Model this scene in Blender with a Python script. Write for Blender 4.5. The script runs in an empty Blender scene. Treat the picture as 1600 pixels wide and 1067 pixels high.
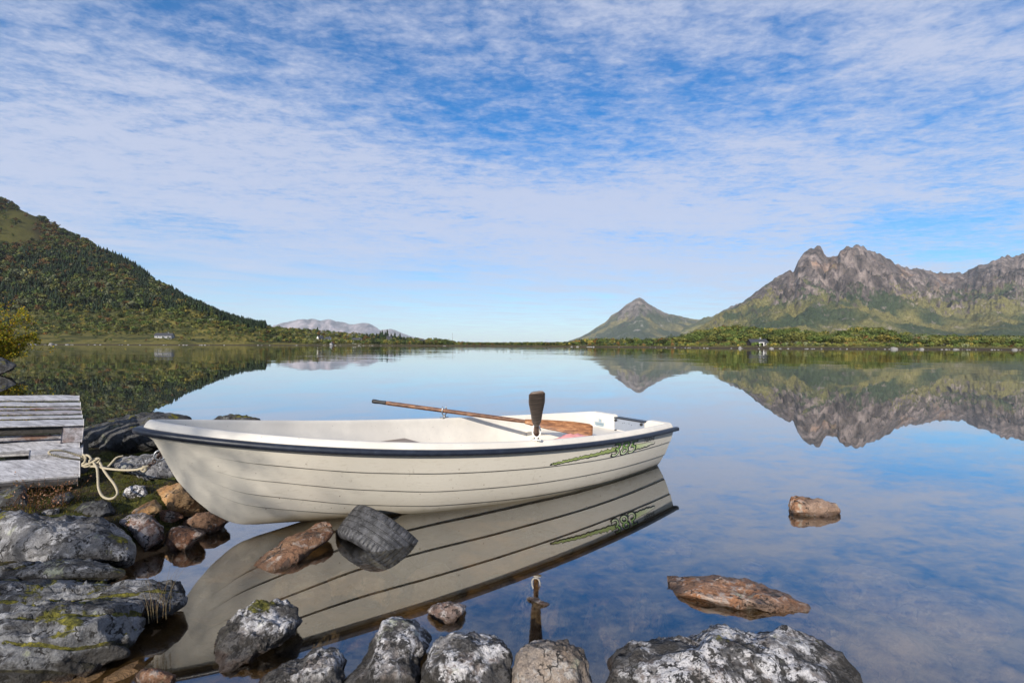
import bpy, math, random
import numpy as np
from mathutils import Vector, Matrix
R_ = math.radians
rng = np.random.default_rng(7)
random.seed(7)
scene = bpy.context.scene
C = scene.collection

# ------------------------------------------------------------------ camera model (photo pixels 1600x1067)
F, H, ROLL, CX, CY = 770.0, 1.106, 0.004, 800.0, 539.0
def ray(px, py):
    px = np.asarray(px, float); py = np.asarray(py, float)
    a = px - CX; b = py - CY
    u = a*math.cos(ROLL) + b*math.sin(ROLL); v = -a*math.sin(ROLL) + b*math.cos(ROLL)
    return np.stack([u/F, np.ones_like(u), -v/F], -1)
def at(px, py, Y):
    Y = np.asarray(Y, float)
    return np.array([0, 0, H]) + ray(px, py)*Y[..., None]
def ground(px, py, z=0.0):
    d = ray(px, py); t = (H - z)/np.maximum(-d[..., 2], 1e-4)
    return np.array([0, 0, H]) + d*t[..., None]
def depth_of(py, px=800, z=0.0):
    return float(ground(px, py, z)[1])

cam_d = bpy.data.cameras.new('camera'); cam = bpy.data.objects.new('camera', cam_d); C.objects.link(cam)
cam_d.sensor_width = 36; cam_d.lens = F/1600*36; cam_d.clip_start = 0.05; cam_d.clip_end = 200000
cam_d.shift_y = 5.5/1600
cam.location = (0, 0, H); cam.rotation_euler = (math.pi/2, -ROLL, 0)
scene.camera = cam

# ------------------------------------------------------------------ numpy noise
_perm = np.random.default_rng(3).permutation(256); _perm = np.concatenate([_perm]*3)
_g = np.random.default_rng(5).normal(size=(256, 3)); _g /= np.linalg.norm(_g, axis=1)[:, None]
def pnoise(P, seed=0):
    P = np.asarray(P, float) + np.array([seed*17.13, seed*7.77, seed*3.31])
    i = np.floor(P).astype(np.int64); f = P - i; i &= 255
    w = f*f*f*(f*(f*6 - 15) + 10)
    out = 0
    for dx in (0, 1):
        wx = w[..., 0] if dx else 1 - w[..., 0]
        for dy in (0, 1):
            wy = w[..., 1] if dy else 1 - w[..., 1]
            for dz in (0, 1):
                wz = w[..., 2] if dz else 1 - w[..., 2]
                h = _perm[_perm[_perm[i[..., 0] + dx] + i[..., 1] + dy] + i[..., 2] + dz]
                g = _g[h]
                d = g[..., 0]*(f[..., 0] - dx) + g[..., 1]*(f[..., 1] - dy) + g[..., 2]*(f[..., 2] - dz)
                out = out + wx*wy*wz*d
    return out*1.5
def fbm(P, o=4, gain=.5, seed=0):
    a, s, t = 1.0, 1.0, 0
    for k in range(o):
        t = t + a*pnoise(P*s, seed + k); s *= 2.03; a *= gain
    return t
def ridged(P, o=5, gain=.5, seed=0):
    a, s, t, pr = 1.0, 1.0, 0, 1.0
    for k in range(o):
        n = 1 - np.abs(pnoise(P*s, seed + k)); n = n*n*pr; t = t + a*n; pr = np.clip(n*1.4, 0, 1); s *= 2.1; a *= gain
    return t
def sstep(a, b, x):
    t = np.clip((x - a)/(b - a), 0, 1); return t*t*(3 - 2*t)

# ------------------------------------------------------------------ object helpers
def link(name, me, mat=None, parent=None):
    o = bpy.data.objects.new(name, me); C.objects.link(o)
    if mat is not None:
        for m in (mat if isinstance(mat, (list, tuple)) else [mat]): me.materials.append(m)
    if parent is not None: o.parent = parent
    return o
def mesh(name, V, Fc, smooth=True, tint=None, mi=None):
    me = bpy.data.meshes.new(name)
    V = np.asarray(V, float)
    Fc = Fc.tolist() if isinstance(Fc, np.ndarray) else [list(map(int, f)) for f in Fc]
    me.from_pydata(V.tolist(), [], Fc)
    if smooth: me.polygons.foreach_set('use_smooth', np.ones(len(me.polygons), bool))
    if mi is not None: me.polygons.foreach_set('material_index', np.asarray(mi, np.int32))
    if tint is not None:
        a = me.color_attributes.new('tint', 'FLOAT_COLOR', 'POINT')
        a.data.foreach_set('color', np.c_[tint, np.ones(len(tint))].astype(np.float32).ravel())
    me.update(); return me
def mk(name, V, Fc, mat, parent=None, smooth=True, tint=None, mi=None):
    return link(name, mesh(name, V, Fc, smooth, tint, mi), mat, parent)
def tag(o, label=None, cat=None, group=None, kind=None):
    if label: o['label'] = label
    if cat: o['category'] = cat
    if group: o['group'] = group
    if kind: o['kind'] = kind
    return o
def empty(name, loc=(0, 0, 0), rz=0):
    o = bpy.data.objects.new(name, None); C.objects.link(o); o.location = loc; o.rotation_euler = (0, 0, rz)
    o.empty_display_size = .1; return o
def quads(nr, nc, wrap=False):
    r = np.arange(nr - 1)[:, None]; c = np.arange(nc if wrap else nc - 1)[None]
    c2 = (c + 1) % nc
    return np.stack(np.broadcast_arrays(r*nc + c, r*nc + c2, (r + 1)*nc + c2, (r + 1)*nc + c), -1).reshape(-1, 4)
class MB:
    def __init__(s): s.V = []; s.F = []; s.n = 0; s.T = []
    def add(s, V, Fc, t=None):
        V = np.asarray(V, float).reshape(-1, 3); s.V.append(V)
        s.F += [[int(i) + s.n for i in f] for f in Fc]; s.n += len(V)
        if t is not None: s.T.append(np.broadcast_to(np.asarray(t, float), (len(V), 3)))
        return s
    def box(s, c, sz, M=None, t=None):
        q = np.array([[x, y, z] for x in (-.5, .5) for y in (-.5, .5) for z in (-.5, .5)])*np.array(sz)
        if M is not None: q = q @ np.array(M).T
        return s.add(q + np.array(c), [[0, 1, 3, 2], [4, 6, 7, 5], [0, 4, 5, 1], [2, 3, 7, 6], [0, 2, 6, 4], [1, 5, 7, 3]], t)
    def tube(s, pts, r, n=8, cap=True, t=None):
        pts = np.asarray(pts, float); r = np.broadcast_to(np.asarray(r, float), (len(pts),))
        T = np.gradient(pts, axis=0); T /= np.linalg.norm(T, axis=1)[:, None] + 1e-12
        ref = np.array([0, 0, 1.]) if abs(T[0, 2]) < .9 else np.array([1., 0, 0])
        a = np.cross(T[0], ref); a /= np.linalg.norm(a); ring = []
        for i in range(len(pts)):
            a = a - T[i]*(a @ T[i]); a /= np.linalg.norm(a) + 1e-12; b = np.cross(T[i], a)
            th = np.arange(n)/n*2*math.pi
            ring.append(pts[i] + r[i]*(np.cos(th)[:, None]*a + np.sin(th)[:, None]*b))
        V = np.concatenate(ring); Fc = quads(len(pts), n, True).tolist()
        if cap: Fc += [list(range(n))[::-1], list(range((len(pts) - 1)*n, len(pts)*n))]
        return s.add(V, Fc, t)
    def build(s, name, mat, parent=None, smooth=True):
        return mk(name, np.concatenate(s.V), s.F, mat, parent, smooth, np.concatenate(s.T) if s.T else None)
def bevel(o, w=.004, seg=2, ang=35):
    m = o.modifiers.new('b', 'BEVEL'); m.width = w; m.segments = seg; m.limit_method = 'ANGLE'; m.angle_limit = R_(ang); return o
def spline(pts, n=8):
    P = np.asarray(pts, float); P = np.vstack([2*P[0] - P[1], P, 2*P[-1] - P[-2]]); out = []
    for i in range(1, len(P) - 2):
        t = np.linspace(0, 1, n, endpoint=False)[:, None]; a, b, c, d = P[i - 1:i + 3]
        out.append(.5*((2*b) + (c - a)*t + (2*a - 5*b + 4*c - d)*t**2 + (3*b - a - 3*c + d)*t**3))
    return np.vstack(out + [P[-2][None]])

# ------------------------------------------------------------------ materials
class NT:
    def __init__(s, name):
        s.m = bpy.data.materials.new(name); s.m.use_nodes = True; s.t = s.m.node_tree; s.t.nodes.clear()
        s.out = s.n('ShaderNodeOutputMaterial')
    def n(s, typ, **kw):
        nd = s.t.nodes.new(typ)
        for k, v in kw.items(): setattr(nd, k, v)
        return nd
    def put(s, sock, v):
        if v is None: return
        if isinstance(v, bpy.types.NodeSocket): s.t.links.new(v, sock)
        elif isinstance(v, (tuple, list)) and sock.type == 'RGBA' and len(v) == 3: sock.default_value = (*v, 1)
        else: sock.default_value = v
    def coords(s, kind='Object', rand=True, scale=None):
        tc = s.n('ShaderNodeTexCoord').outputs[kind]
        if scale is not None: tc = s.vm('MULTIPLY', tc, scale)
        if rand:
            oi = s.n('ShaderNodeObjectInfo'); r = s.math('MULTIPLY', oi.outputs['Random'], 37.0)
            cb = s.n('ShaderNodeCombineXYZ'); s.put(cb.inputs[0], r); s.put(cb.inputs[1], s.math('MULTIPLY', r, 1.7)); s.put(cb.inputs[2], r)
            tc = s.vm('ADD', tc, cb.outputs[0])
        return tc
    def vm(s, op, a, b):
        nd = s.n('ShaderNodeVectorMath', operation=op); s.put(nd.inputs[0], a); s.put(nd.inputs[1], b); return nd.outputs[0]
    def math(s, op, a, b=None, clamp=False):
        nd = s.n('ShaderNodeMath', operation=op, use_clamp=clamp); s.put(nd.inputs[0], a)
        if b is not None: s.put(nd.inputs[1], b)
        return nd.outputs[0]
    def noise(s, vec, scale, detail=5, rough=.55, dist=0, out='Fac'):
        nd = s.n('ShaderNodeTexNoise'); s.put(nd.inputs['Vector'], vec); nd.inputs['Scale'].default_value = scale
        nd.inputs['Detail'].default_value = detail; nd.inputs['Roughness'].default_value = rough; nd.inputs['Distortion'].default_value = dist
        return nd.outputs[out]
    def vor(s, vec, scale, feature='F1', out='Distance'):
        nd = s.n('ShaderNodeTexVoronoi', feature=feature); s.put(nd.inputs['Vector'], vec); nd.inputs['Scale'].default_value = scale
        return nd.outputs[out]
    def ramp(s, fac, stops, interp='LINEAR'):
        nd = s.n('ShaderNodeValToRGB'); e = nd.color_ramp; e.interpolation = interp
        while len(e.elements) < len(stops): e.elements.new(.5)
        for el, (p, c) in zip(e.elements, stops):
            el.position = p; el.color = (*c, 1) if isinstance(c, (tuple, list)) else (c, c, c, 1)
        s.put(nd.inputs[0], fac); return nd.outputs[0]
    def sm(s, x, a, b):
        nd = s.n('ShaderNodeMapRange', interpolation_type='SMOOTHSTEP'); s.put(nd.inputs[0], x)
        nd.inputs[1].default_value = a; nd.inputs[2].default_value = b; return nd.outputs[0]
    def mix(s, fac, a, b, blend='MIX'):
        nd = s.n('ShaderNodeMix', data_type='RGBA', blend_type=blend); s.put(nd.inputs[0], fac); s.put(nd.inputs[6], a); s.put(nd.inputs[7], b); return nd.outputs[2]
    def attr(s, name): return s.n('ShaderNodeAttribute', attribute_name=name).outputs['Color']
    def geo(s, o): return s.n('ShaderNodeNewGeometry').outputs[o]
    def sep(s, v, i): nd = s.n('ShaderNodeSeparateXYZ'); s.put(nd.inputs[0], v); return nd.outputs[i]
    def bump(s, h, strength=.5, dist=.01, normal=None):
        nd = s.n('ShaderNodeBump'); nd.inputs['Strength'].default_value = strength; nd.inputs['Distance'].default_value = dist
        s.put(nd.inputs['Height'], h)
        if normal is not None: s.put(nd.inputs['Normal'], normal)
        return nd.outputs[0]
    def pbr(s, base, rough=.6, normal=None, metal=0, spec=.5, **kw):
        p = s.n('ShaderNodeBsdfPrincipled'); s.put(p.inputs['Base Color'], base); s.put(p.inputs['Roughness'], rough)
        s.put(p.inputs['Metallic'], metal); s.put(p.inputs['Specular IOR Level'], spec)
        if normal is not None: s.put(p.inputs['Normal'], normal)
        for k, v in kw.items(): s.put(p.inputs[k], v)
        s.t.links.new(p.outputs[0], s.out.inputs[0]); return s.m

def rock_mat(name, dark=(.10, .095, .095), light=(.30, .29, .29), white=(.55, .54, .55), wamt=.5, pits=.5, moss=.3, warm=0., warmcol=(.30, .14, .06), sc=1.0, wet=.03, band=.0):
    t = NT(name); v = t.coords('Object', True, (sc, sc, sc)); pos = t.geo('Position'); nz = t.sep(t.geo('Normal'), 2)
    n1 = t.noise(v, 5, 8, .65, .4); n2 = t.noise(v, 16, 8, .7, .3); n3 = t.noise(v, 55, 5, .7); n4 = t.noise(v, 3.2, 5, .6, .6)
    col = t.mix(t.sm(n1, .34, .66), tuple(x*.62 for x in dark), tuple(x*.74 for x in light))
    col = t.mix(t.math('MULTIPLY', t.sm(n4, .42, .62), warm), col, t.mix(t.sm(n2, .35, .65), tuple(c*.6 for c in warmcol), tuple(min(1, c*1.15) for c in warmcol)))
    w = t.math('MULTIPLY', t.sm(t.math('ADD', n2, t.math('MULTIPLY', n4, .45)), .84 - .20*wamt, .94 - .20*wamt), .80)
    col = t.mix(w, col, tuple(x*.68 for x in white))
    ck = t.vor(t.vm('ADD', v, t.vm('MULTIPLY', t.noise(v, 6, 4, .6, 0, 'Color'), (.25, .25, .25))), 4.5, 'DISTANCE_TO_EDGE')
    col = t.mix(t.math('MULTIPLY', t.sm(ck, .022, .004), t.sm(n2, .42, .55)), col, (.012, .010, .009))
    sp = t.vor(v, 95); col = t.mix(t.math('MULTIPLY', t.sm(sp, .30, .12), .45), col, (.05, .045, .045))
    grain = t.noise(v, 160, 3, .7); col = t.mix(1.0, col, t.ramp(grain, [(.3, .62), (.7, 1.25)]), 'MULTIPLY')
    p = t.sm(t.math('ADD', t.math('MULTIPLY', n3, .55), t.math('MULTIPLY', t.noise(v, 9, 6, .7, .5), .6)), .47 + .10*pits, .44 + .10*pits)
    col = t.mix(t.math('MULTIPLY', p, .92), col, (.018, .016, .014))
    crust = t.math('MULTIPLY', t.sm(t.math('ADD', t.math('MULTIPLY', t.noise(v, 13, 7, .75, .8), .7), t.math('MULTIPLY', n1, .5)), .545 + .05*pits, .50 + .05*pits), .55 + .4*pits)
    col = t.mix(crust, col, t.mix(t.noise(v, 70, 3), (.012, .011, .010), (.045, .040, .036)))
    gl = t.math('MULTIPLY', t.sm(t.noise(v, 7, 6, .7), .60, .68), .5); col = t.mix(gl, col, (.34, .36, .24))
    mo = t.math('MULTIPLY', t.sm(t.math('ADD', t.noise(v, 4.2, 7, .65, .5), t.math('MULTIPLY', nz, .12)), .80 - .22*moss, .84 - .20*moss), 1.0 if moss > 0 else 0.0)
    mcol = t.ramp(t.noise(v, 40, 4, .7), [(.3, (.014, .014, .004)), (.5, (.085, .080, .010)), (.68, (.24, .21, .022))])
    gm = t.sm(t.math('ADD', t.sep(t.attr('tint'), 0), t.math('MULTIPLY', t.math('SUBTRACT', t.noise(v, 12, 5, .7), .5), 1.1)), .50, .62)
    mo = t.math('MAXIMUM', mo, gm)
    col = t.mix(mo, col, mcol)
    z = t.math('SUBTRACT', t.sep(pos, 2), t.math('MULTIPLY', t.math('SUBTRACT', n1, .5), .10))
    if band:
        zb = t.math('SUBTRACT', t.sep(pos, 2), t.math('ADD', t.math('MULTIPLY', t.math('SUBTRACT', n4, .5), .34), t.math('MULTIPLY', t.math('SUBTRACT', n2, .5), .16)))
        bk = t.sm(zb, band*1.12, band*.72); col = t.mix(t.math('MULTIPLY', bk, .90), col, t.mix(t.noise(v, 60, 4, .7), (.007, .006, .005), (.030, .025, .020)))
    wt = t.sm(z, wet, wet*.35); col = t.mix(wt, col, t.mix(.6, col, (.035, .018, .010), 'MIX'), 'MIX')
    col = t.mix(wt, col, (.55, .5, .48), 'MULTIPLY') if False else col
    rough = t.math('SUBTRACT', .82, t.math('MULTIPLY', wt, .5))
    hgt = t.math('ADD', t.math('ADD', t.math('MULTIPLY', n2, .9), t.math('MULTIPLY', n3, .35)), t.math('MULTIPLY', t.math('ADD', p, t.math('MULTIPLY', mo, -.8)), -.25))
    hgt = t.math('ADD', hgt, t.math('MULTIPLY', grain, .12))
    return t.pbr(col, rough, t.bump(hgt, 1.0, .026), spec=.35)
M = {}
M['rock_grey'] = rock_mat('grey_lichen_rock', wamt=.55, pits=.5, moss=.42)
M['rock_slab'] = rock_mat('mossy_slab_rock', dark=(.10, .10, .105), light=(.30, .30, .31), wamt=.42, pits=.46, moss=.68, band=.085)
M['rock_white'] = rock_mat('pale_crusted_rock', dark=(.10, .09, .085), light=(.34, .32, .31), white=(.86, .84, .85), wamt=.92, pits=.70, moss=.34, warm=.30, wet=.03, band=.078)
M['rock_dark'] = rock_mat('dark_lichen_rock', dark=(.035, .034, .034), light=(.11, .11, .115), white=(.26, .27, .25), wamt=.28, pits=.55, moss=.62)
M['rock_rust'] = rock_mat('rust_grey_rock', dark=(.17, .09, .05), light=(.44, .30, .22), white=(.60, .52, .46), wamt=.5, pits=.25, moss=0, warm=.7, warmcol=(.46, .19, .07))
M['rock_tan'] = rock_mat('tan_rock', dark=(.30, .17, .075), light=(.62, .40, .20), white=(.5, .42, .33), wamt=.25, pits=.12, moss=0, warm=.7, warmcol=(.56, .27, .09))
M['rock_brown'] = rock_mat('brown_rock', dark=(.13, .065, .035), light=(.38, .22, .13), white=(.52, .44, .38), wamt=.5, pits=.25, moss=0, warm=.6, warmcol=(.24, .09, .045))
M['rock_pink'] = rock_mat('pinkish_rock', dark=(.13, .075, .06), light=(.33, .24, .20), white=(.62, .56, .53), wamt=.75, pits=.35, moss=0, warm=.55, warmcol=(.30, .12, .06))
M['rock_granite'] = rock_mat('granite_boulder', dark=(.22, .19, .17), light=(.38, .34, .31), white=(.5, .47, .44), wamt=.35, pits=.22, moss=.1, warm=.45, warmcol=(.30, .20, .12))
M['rock_sub'] = rock_mat('submerged_rock', dark=(.24, .17, .12), light=(.60, .46, .35), white=(.80, .68, .56), wamt=.5, pits=.15, moss=0, warm=.6, warmcol=(.24, .13, .08), wet=-9)

t = NT('gelcoat'); v = t.coords('Object', False); pz = t.sep(v, 2); pxx = t.sep(v, 0)
col = t.mix(t.sm(t.noise(v, 1.7, 5, .6), .35, .75), (.61, .565, .485), (.65, .605, .525))
d = t.noise(t.vm('MULTIPLY', v, (3, 3, 14)), 6, 6, .7); col = t.mix(t.math('MULTIPLY', t.sm(d, .52, .70), .26), col, (.36, .31, .24))
dr = t.noise(t.vm('MULTIPLY', v, (26, 26, 1.3)), 1.0, 5, .7); col = t.mix(t.math('MULTIPLY', t.math('MULTIPLY', t.sm(dr, .60, .72), t.sm(t.noise(v, 1.3, 3), .48, .6)), .35), col, (.26, .21, .15))
sc3 = t.noise(t.vm('MULTIPLY', v, (14, 14, 3)), 1.6, 4, .7, 1.5); col = t.mix(t.math('MULTIPLY', t.sm(sc3, .70, .73), .45), col, (.22, .19, .15))
sc = t.noise(t.vm('MULTIPLY', v, (9, 9, 60)), 2.2, 3, .6); col = t.mix(t.math('MULTIPLY', t.sm(sc, .735, .75), .8), col, (.10, .085, .07))
sc2 = t.vor(t.vm('MULTIPLY', v, (1, 1, .6)), 16); col = t.mix(t.math('MULTIPLY', t.sm(sc2, .07, .04), .75), col, (.14, .08, .05))
scum = t.sm(t.math('ADD', pz, t.math('MULTIPLY', t.noise(t.vm('MULTIPLY', v, (2, 2, .6)), 6, 5), .05)), .075, .035); col = t.mix(t.math('MULTIPLY', scum, .5), col, (.24, .20, .12))
low = t.math('MULTIPLY', t.sm(t.math('ADD', pz, t.math('MULTIPLY', t.noise(v, 7, 4), .10)), .15, .05), t.sm(pxx, 1.6, .7))
col = t.mix(t.math('MULTIPLY', low, .75), col, t.mix(t.noise(v, 30, 4), (.30, .20, .08), (.55, .45, .28)))
gr = t.attr('tint'); col = t.mix(t.math('MULTIPLY', t.sep(gr, 0), t.ramp(t.noise(v, 8, 4), [(.3, .7), (.6, 1)])), col, (.03, .024, .02))  # dark plank lap lines, their shadow painted in through tint
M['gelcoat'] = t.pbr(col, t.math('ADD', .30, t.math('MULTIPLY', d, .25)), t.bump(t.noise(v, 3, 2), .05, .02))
t = NT('gelcoat_inside'); v = t.coords('Object', False)
col = t.mix(t.sm(t.noise(v, 3, 6, .65), .35, .7), (.56, .52, .46), (.68, .63, .55))
sc2 = t.vor(v, 22); col = t.mix(t.math('MULTIPLY', t.sm(sc2, .08, .04), .6), col, (.12, .09, .07))
M['gelcoat_in'] = t.pbr(col, .5)
t = NT('navy_rubber'); v = t.coords('Object', False)
col = t.mix(t.sm(t.noise(v, 20, 6, .7), .4, .7), (.008, .011, .020), (.018, .023, .038))
col = t.mix(t.math('MULTIPLY', t.sm(t.noise(t.vm('MULTIPLY', v, (2, 2, 10)), 30, 4, .7), .66, .72), .6), col, (.22, .23, .25))
M['rubber'] = t.pbr(col, .38, t.bump(t.noise(v, 60, 3), .15, .003))
def flat(name, c, rough=.5, metal=0, var=.25, sc=20, spec=.5):
    t = NT(name); v = t.coords('Object', True); n = t.noise(v, sc, 5, .65)
    return t.pbr(t.mix(n, tuple(x*(1 - var) for x in c), tuple(min(1, x*(1 + var)) for x in c)), rough, t.bump(n, .2, .002), metal, spec)
def wood_mat(name, a, b, c, axis=(1, 14, 14), sc=4, rough=.7, wear=None):
    t = NT(name); v = t.coords('Object', True); s = t.vm('MULTIPLY', v, axis)
    n = t.noise(s, sc, 8, .65, .6); n2 = t.noise(s, sc*5, 5, .7); big = t.noise(v, 3, 5, .6)
    col = t.ramp(n, [(.32, a), (.5, b), (.68, c)]); col = t.mix(t.math('MULTIPLY', t.sm(n2, .56, .68), .75), col, tuple(x*.22 for x in a))
    if wear: col = t.mix(t.math('MULTIPLY', t.sm(big, .50, .62), .8), col, wear)
    return t.pbr(col, rough, t.bump(t.math('ADD', n, t.math('MULTIPLY', n2, .5)), .5, .004))
M['grey_wood'] = wood_mat('weathered_grey_wood', (.16, .155, .16), (.36, .35, .36), (.52, .51, .53), (1, 18, 18), 3)
M['worn_wood'] = wood_mat('worn_dark_wood', (.10, .09, .09), (.26, .24, .25), (.40, .38, .40), (1, 18, 18), 3, wear=(.16, .07, .035))
M['dark_wood'] = wood_mat('near_black_wood', (.018, .016, .016), (.04, .036, .034), (.07, .06, .055), (1, 14, 14), 3)
M['oar_wood'] = wood_mat('varnished_oar_wood', (.030, .012, .007), (.115, .046, .020), (.30, .145, .065), (3, 9, 9), 6, .5)
M['oar_blade'] = wood_mat('worn_orange_blade_wood', (.07, .024, .010), (.22, .090, .032), (.42, .21, .09), (2, 10, 10), 5, .45)
M['oar_dark'] = wood_mat('dark_oar_wood', (.070, .055, .048), (.17, .125, .10), (.30, .23, .19), (1, 12, 12), 5, .4)
M['black_grip'] = flat('black_grip', (.016, .015, .016), .6)
M['steel'] = flat('galvanised_steel', (.36, .36, .36), .42, .9, .3, 60)
M['rusty'] = flat('rusty_chain_steel', (.14, .10, .085), .55, .7, .6, 80)
M['plate'] = flat('aluminium_plate', (.36, .40, .47), .38, .55, .15, 25)
M['white_pl'] = flat('white_plastic', (.70, .68, .63), .4)
M['black'] = flat('black_plastic', (.014, .014, .016), .4)
M['pink'] = flat('pink_cloth', (.62, .26, .25), .85, 0, .2, 12)
M['sticker'] = flat('grey_sticker', (.26, .32, .36), .4, 0, .15, 60)
M['sticker_b'] = flat('blue_grey_print', (.14, .20, .24), .4)
M['rope'] = None
t = NT('rope'); v = t.coords('Object', False); n = t.noise(v, 90, 4, .7)
M['rope'] = t.pbr(t.mix(n, (.24, .20, .13), (.46, .40, .29)), .8, t.bump(t.noise(v, 220, 2), .5, .003))
t = NT('decal'); t.pbr(t.attr('tint'), .35); M['decal'] = t.m
t = NT('tyre'); v = t.coords('Object', False); n = t.noise(v, 22, 7, .7); n2 = t.noise(v, 80, 4, .7)
col = t.mix(t.sm(n, .42, .62), (.018, .018, .020), (.060, .060, .066)); col = t.mix(t.math('MULTIPLY', t.sm(n2, .56, .68), .40), col, (.20, .20, .21))
M['tyre'] = t.pbr(col, .6, t.bump(n2, .3, .003))

def foliage(name, rough=.75, trans=.0):
    t = NT(name); a = t.attr('tint'); v = t.geo('Position')
    r = t.n('ShaderNodeObjectInfo').outputs['Random']
    col = t.mix(1.0, a, t.ramp(r, [(0, .75), (1, 1.25)]), 'MULTIPLY')
    return t.pbr(col, rough, spec=.15)
M['foliage'] = foliage('foliage')
t = NT('near_leaf'); d1 = t.n('ShaderNodeBsdfDiffuse'); d2 = t.n('ShaderNodeBsdfTranslucent'); mx = t.n('ShaderNodeMixShader'); mx.inputs[0].default_value = .35
a = t.attr('tint'); t.put(d1.inputs[0], a); t.put(d2.inputs[0], a); t.t.links.new(d1.outputs[0], mx.inputs[1]); t.t.links.new(d2.outputs[0], mx.inputs[2]); t.t.links.new(mx.outputs[0], t.out.inputs[0]); M['leaf'] = t.m
M['bark'] = flat('bark', (.09, .075, .06), .85, 0, .4, 12)
M['birch_bark'] = flat('birch_bark', (.35, .33, .31), .8, 0, .5, 8)

# ------------------------------------------------------------------ world + sun
SUN_EL = R_(24); sun_to = np.array([-.31, -.951]); sun_to /= np.linalg.norm(sun_to)
w = bpy.data.worlds.new('World'); scene.world = w; w.use_nodes = True
class WT(NT):
    def __init__(s, tree): s.t = tree; s.t.nodes.clear(); s.out = s.n('ShaderNodeOutputWorld')
t = WT(w.node_tree)
sky = t.n('ShaderNodeTexSky', sky_type='NISHITA'); sky.sun_disc = False; sky.sun_elevation = SUN_EL
sky.sun_rotation = math.atan2(sun_to[0], sun_to[1]) % (2*math.pi)
sky.air_density = 1.0; sky.dust_density = .4; sky.ozone_density = 2.6; sky.altitude = 0
dirn = t.n('ShaderNodeTexCoord').outputs['Generated']
dz = t.math('MAXIMUM', t.sep(dirn, 2), .012)
cx = t.math('DIVIDE', t.sep(dirn, 0), dz); cy = t.math('DIVIDE', t.sep(dirn, 1), dz)
u = t.math('ADD', t.math('MULTIPLY', cx, .853), t.math('MULTIPLY', cy, .522))      # along the bands
q = t.math('ADD', t.math('MULTIPLY', cx, -.522), t.math('MULTIPLY', cy, .853))     # across the bands
def cmb(a, b, c=0.0):
    n = t.n('ShaderNodeCombineXYZ'); t.put(n.inputs[0], a); t.put(n.inputs[1], b); t.put(n.inputs[2], c); return n.outputs[0]
uq = cmb(u, q)
warp = t.math('SUBTRACT', t.noise(t.vm('MULTIPLY', uq, (.55, .8, 1)), 1.0, 4, .55), .5)
q2 = t.math('ADD', q, t.math('MULTIPLY', warp, 1.5))
band = t.ramp(t.math('DIVIDE', q2, 12.0), [(0.0, .62), (.07, .64), (.105, .54), (.150, .34), (.185, .56), (.235, .86), (.33, .88), (.42, .78), (.55, .66), (.75, .56), (1.0, .46)])
st = t.noise(t.vm('MULTIPLY', uq, (1.5, 3.0, 1)), 1.0, 7, .62, .35)          # streaks
rip = t.noise(t.vm('MULTIPLY', cmb(cx, cy), (4.6, 7.6, 1)), 1.0, 4, .55, .5)   # ripple cloudlets
fine = t.noise(t.vm('MULTIPLY', cmb(cx, cy), (13, 19, 1)), 1.0, 5, .65, .4); vfine = t.noise(t.vm('MULTIPLY', cmb(cx, cy), (34, 44, 1)), 1.0, 3, .6, .3)
gapr = t.math('MULTIPLY', t.math('MULTIPLY', t.sm(u, 3.6, 5.0), t.sm(u, 8.5, 6.8)), t.math('MULTIPLY', t.sm(q, 1.5, 2.3), t.sm(q, 3.6, 2.7)))
fill = t.math('MULTIPLY', t.math('MULTIPLY', t.sm(u, 1.4, 2.6), t.sm(u, 5.0, 3.8)), t.math('MULTIPLY', t.sm(q, 1.0, 1.6), t.sm(q, 2.9, 2.2)))
band = t.math('ADD', band, t.math('SUBTRACT', t.math('MULTIPLY', fill, .30), t.math('MULTIPLY', gapr, .10)))
far = t.sm(q, 9.0, 3.5)
det = t.math('ADD', t.math('MULTIPLY', t.math('SUBTRACT', st, .5), .55), t.math('MULTIPLY', far, t.math('ADD', t.math('MULTIPLY', t.math('SUBTRACT', rip, .5), .95), t.math('ADD', t.math('MULTIPLY', t.math('SUBTRACT', fine, .5), .85), t.math('MULTIPLY', t.math('SUBTRACT', vfine, .5), .40)))))
lf_ = t.math('MULTIPLY', t.math('SUBTRACT', t.noise(t.vm('MULTIPLY', uq, (.6, 1.1, 1)), 1.0, 3, .5, .6), .5), 1.0)
cov = t.math('ADD', t.math('ADD', band, lf_), det, True)
cov = t.math('MULTIPLY', t.sm(cov, .03, 1.0), .86)
hs = t.n('ShaderNodeHueSaturation'); hs.inputs['Saturation'].default_value = 1.32; hs.inputs['Value'].default_value = .94; t.put(hs.inputs['Color'], t.mix(1.0, sky.outputs[0], (.82, .98, 1.16), 'MULTIPLY'))
CLOUD = (4.15, 4.45, 5.55)
skyc = t.mix(cov, hs.outputs[0], CLOUD)
bg = t.n('ShaderNodeBackground'); t.put(bg.inputs[0], skyc); bg.inputs[1].default_value = .10
t.t.links.new(bg.outputs[0], t.out.inputs[0])
sl = bpy.data.lights.new('sun', 'SUN'); sl.energy = 4.9; sl.angle = R_(.6); sl.color = (1, .93, .82)
so = bpy.data.objects.new('sun', sl); C.objects.link(so)
sv = Vector((sun_to[0]*math.cos(SUN_EL), sun_to[1]*math.cos(SUN_EL), math.sin(SUN_EL)))
so.rotation_euler = (-sv).to_track_quat('-Z', 'Y').to_euler(); so.location = (-20, -25, 30)
scene.view_settings.view_transform = 'Standard'; scene.view_settings.look = 'None'
scene.view_settings.exposure = 0.55; scene.view_settings.gamma = 1.0
scene.cycles.use_denoising = True
scene.cycles.max_bounces = 10; scene.cycles.transparent_max_bounces = 12; scene.cycles.volume_bounces = 1
scene.cycles.caustics_reflective = False; scene.cycles.caustics_refractive = False

WATER_IOR = 1.5; HAZE = 2.8e-5
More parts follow.
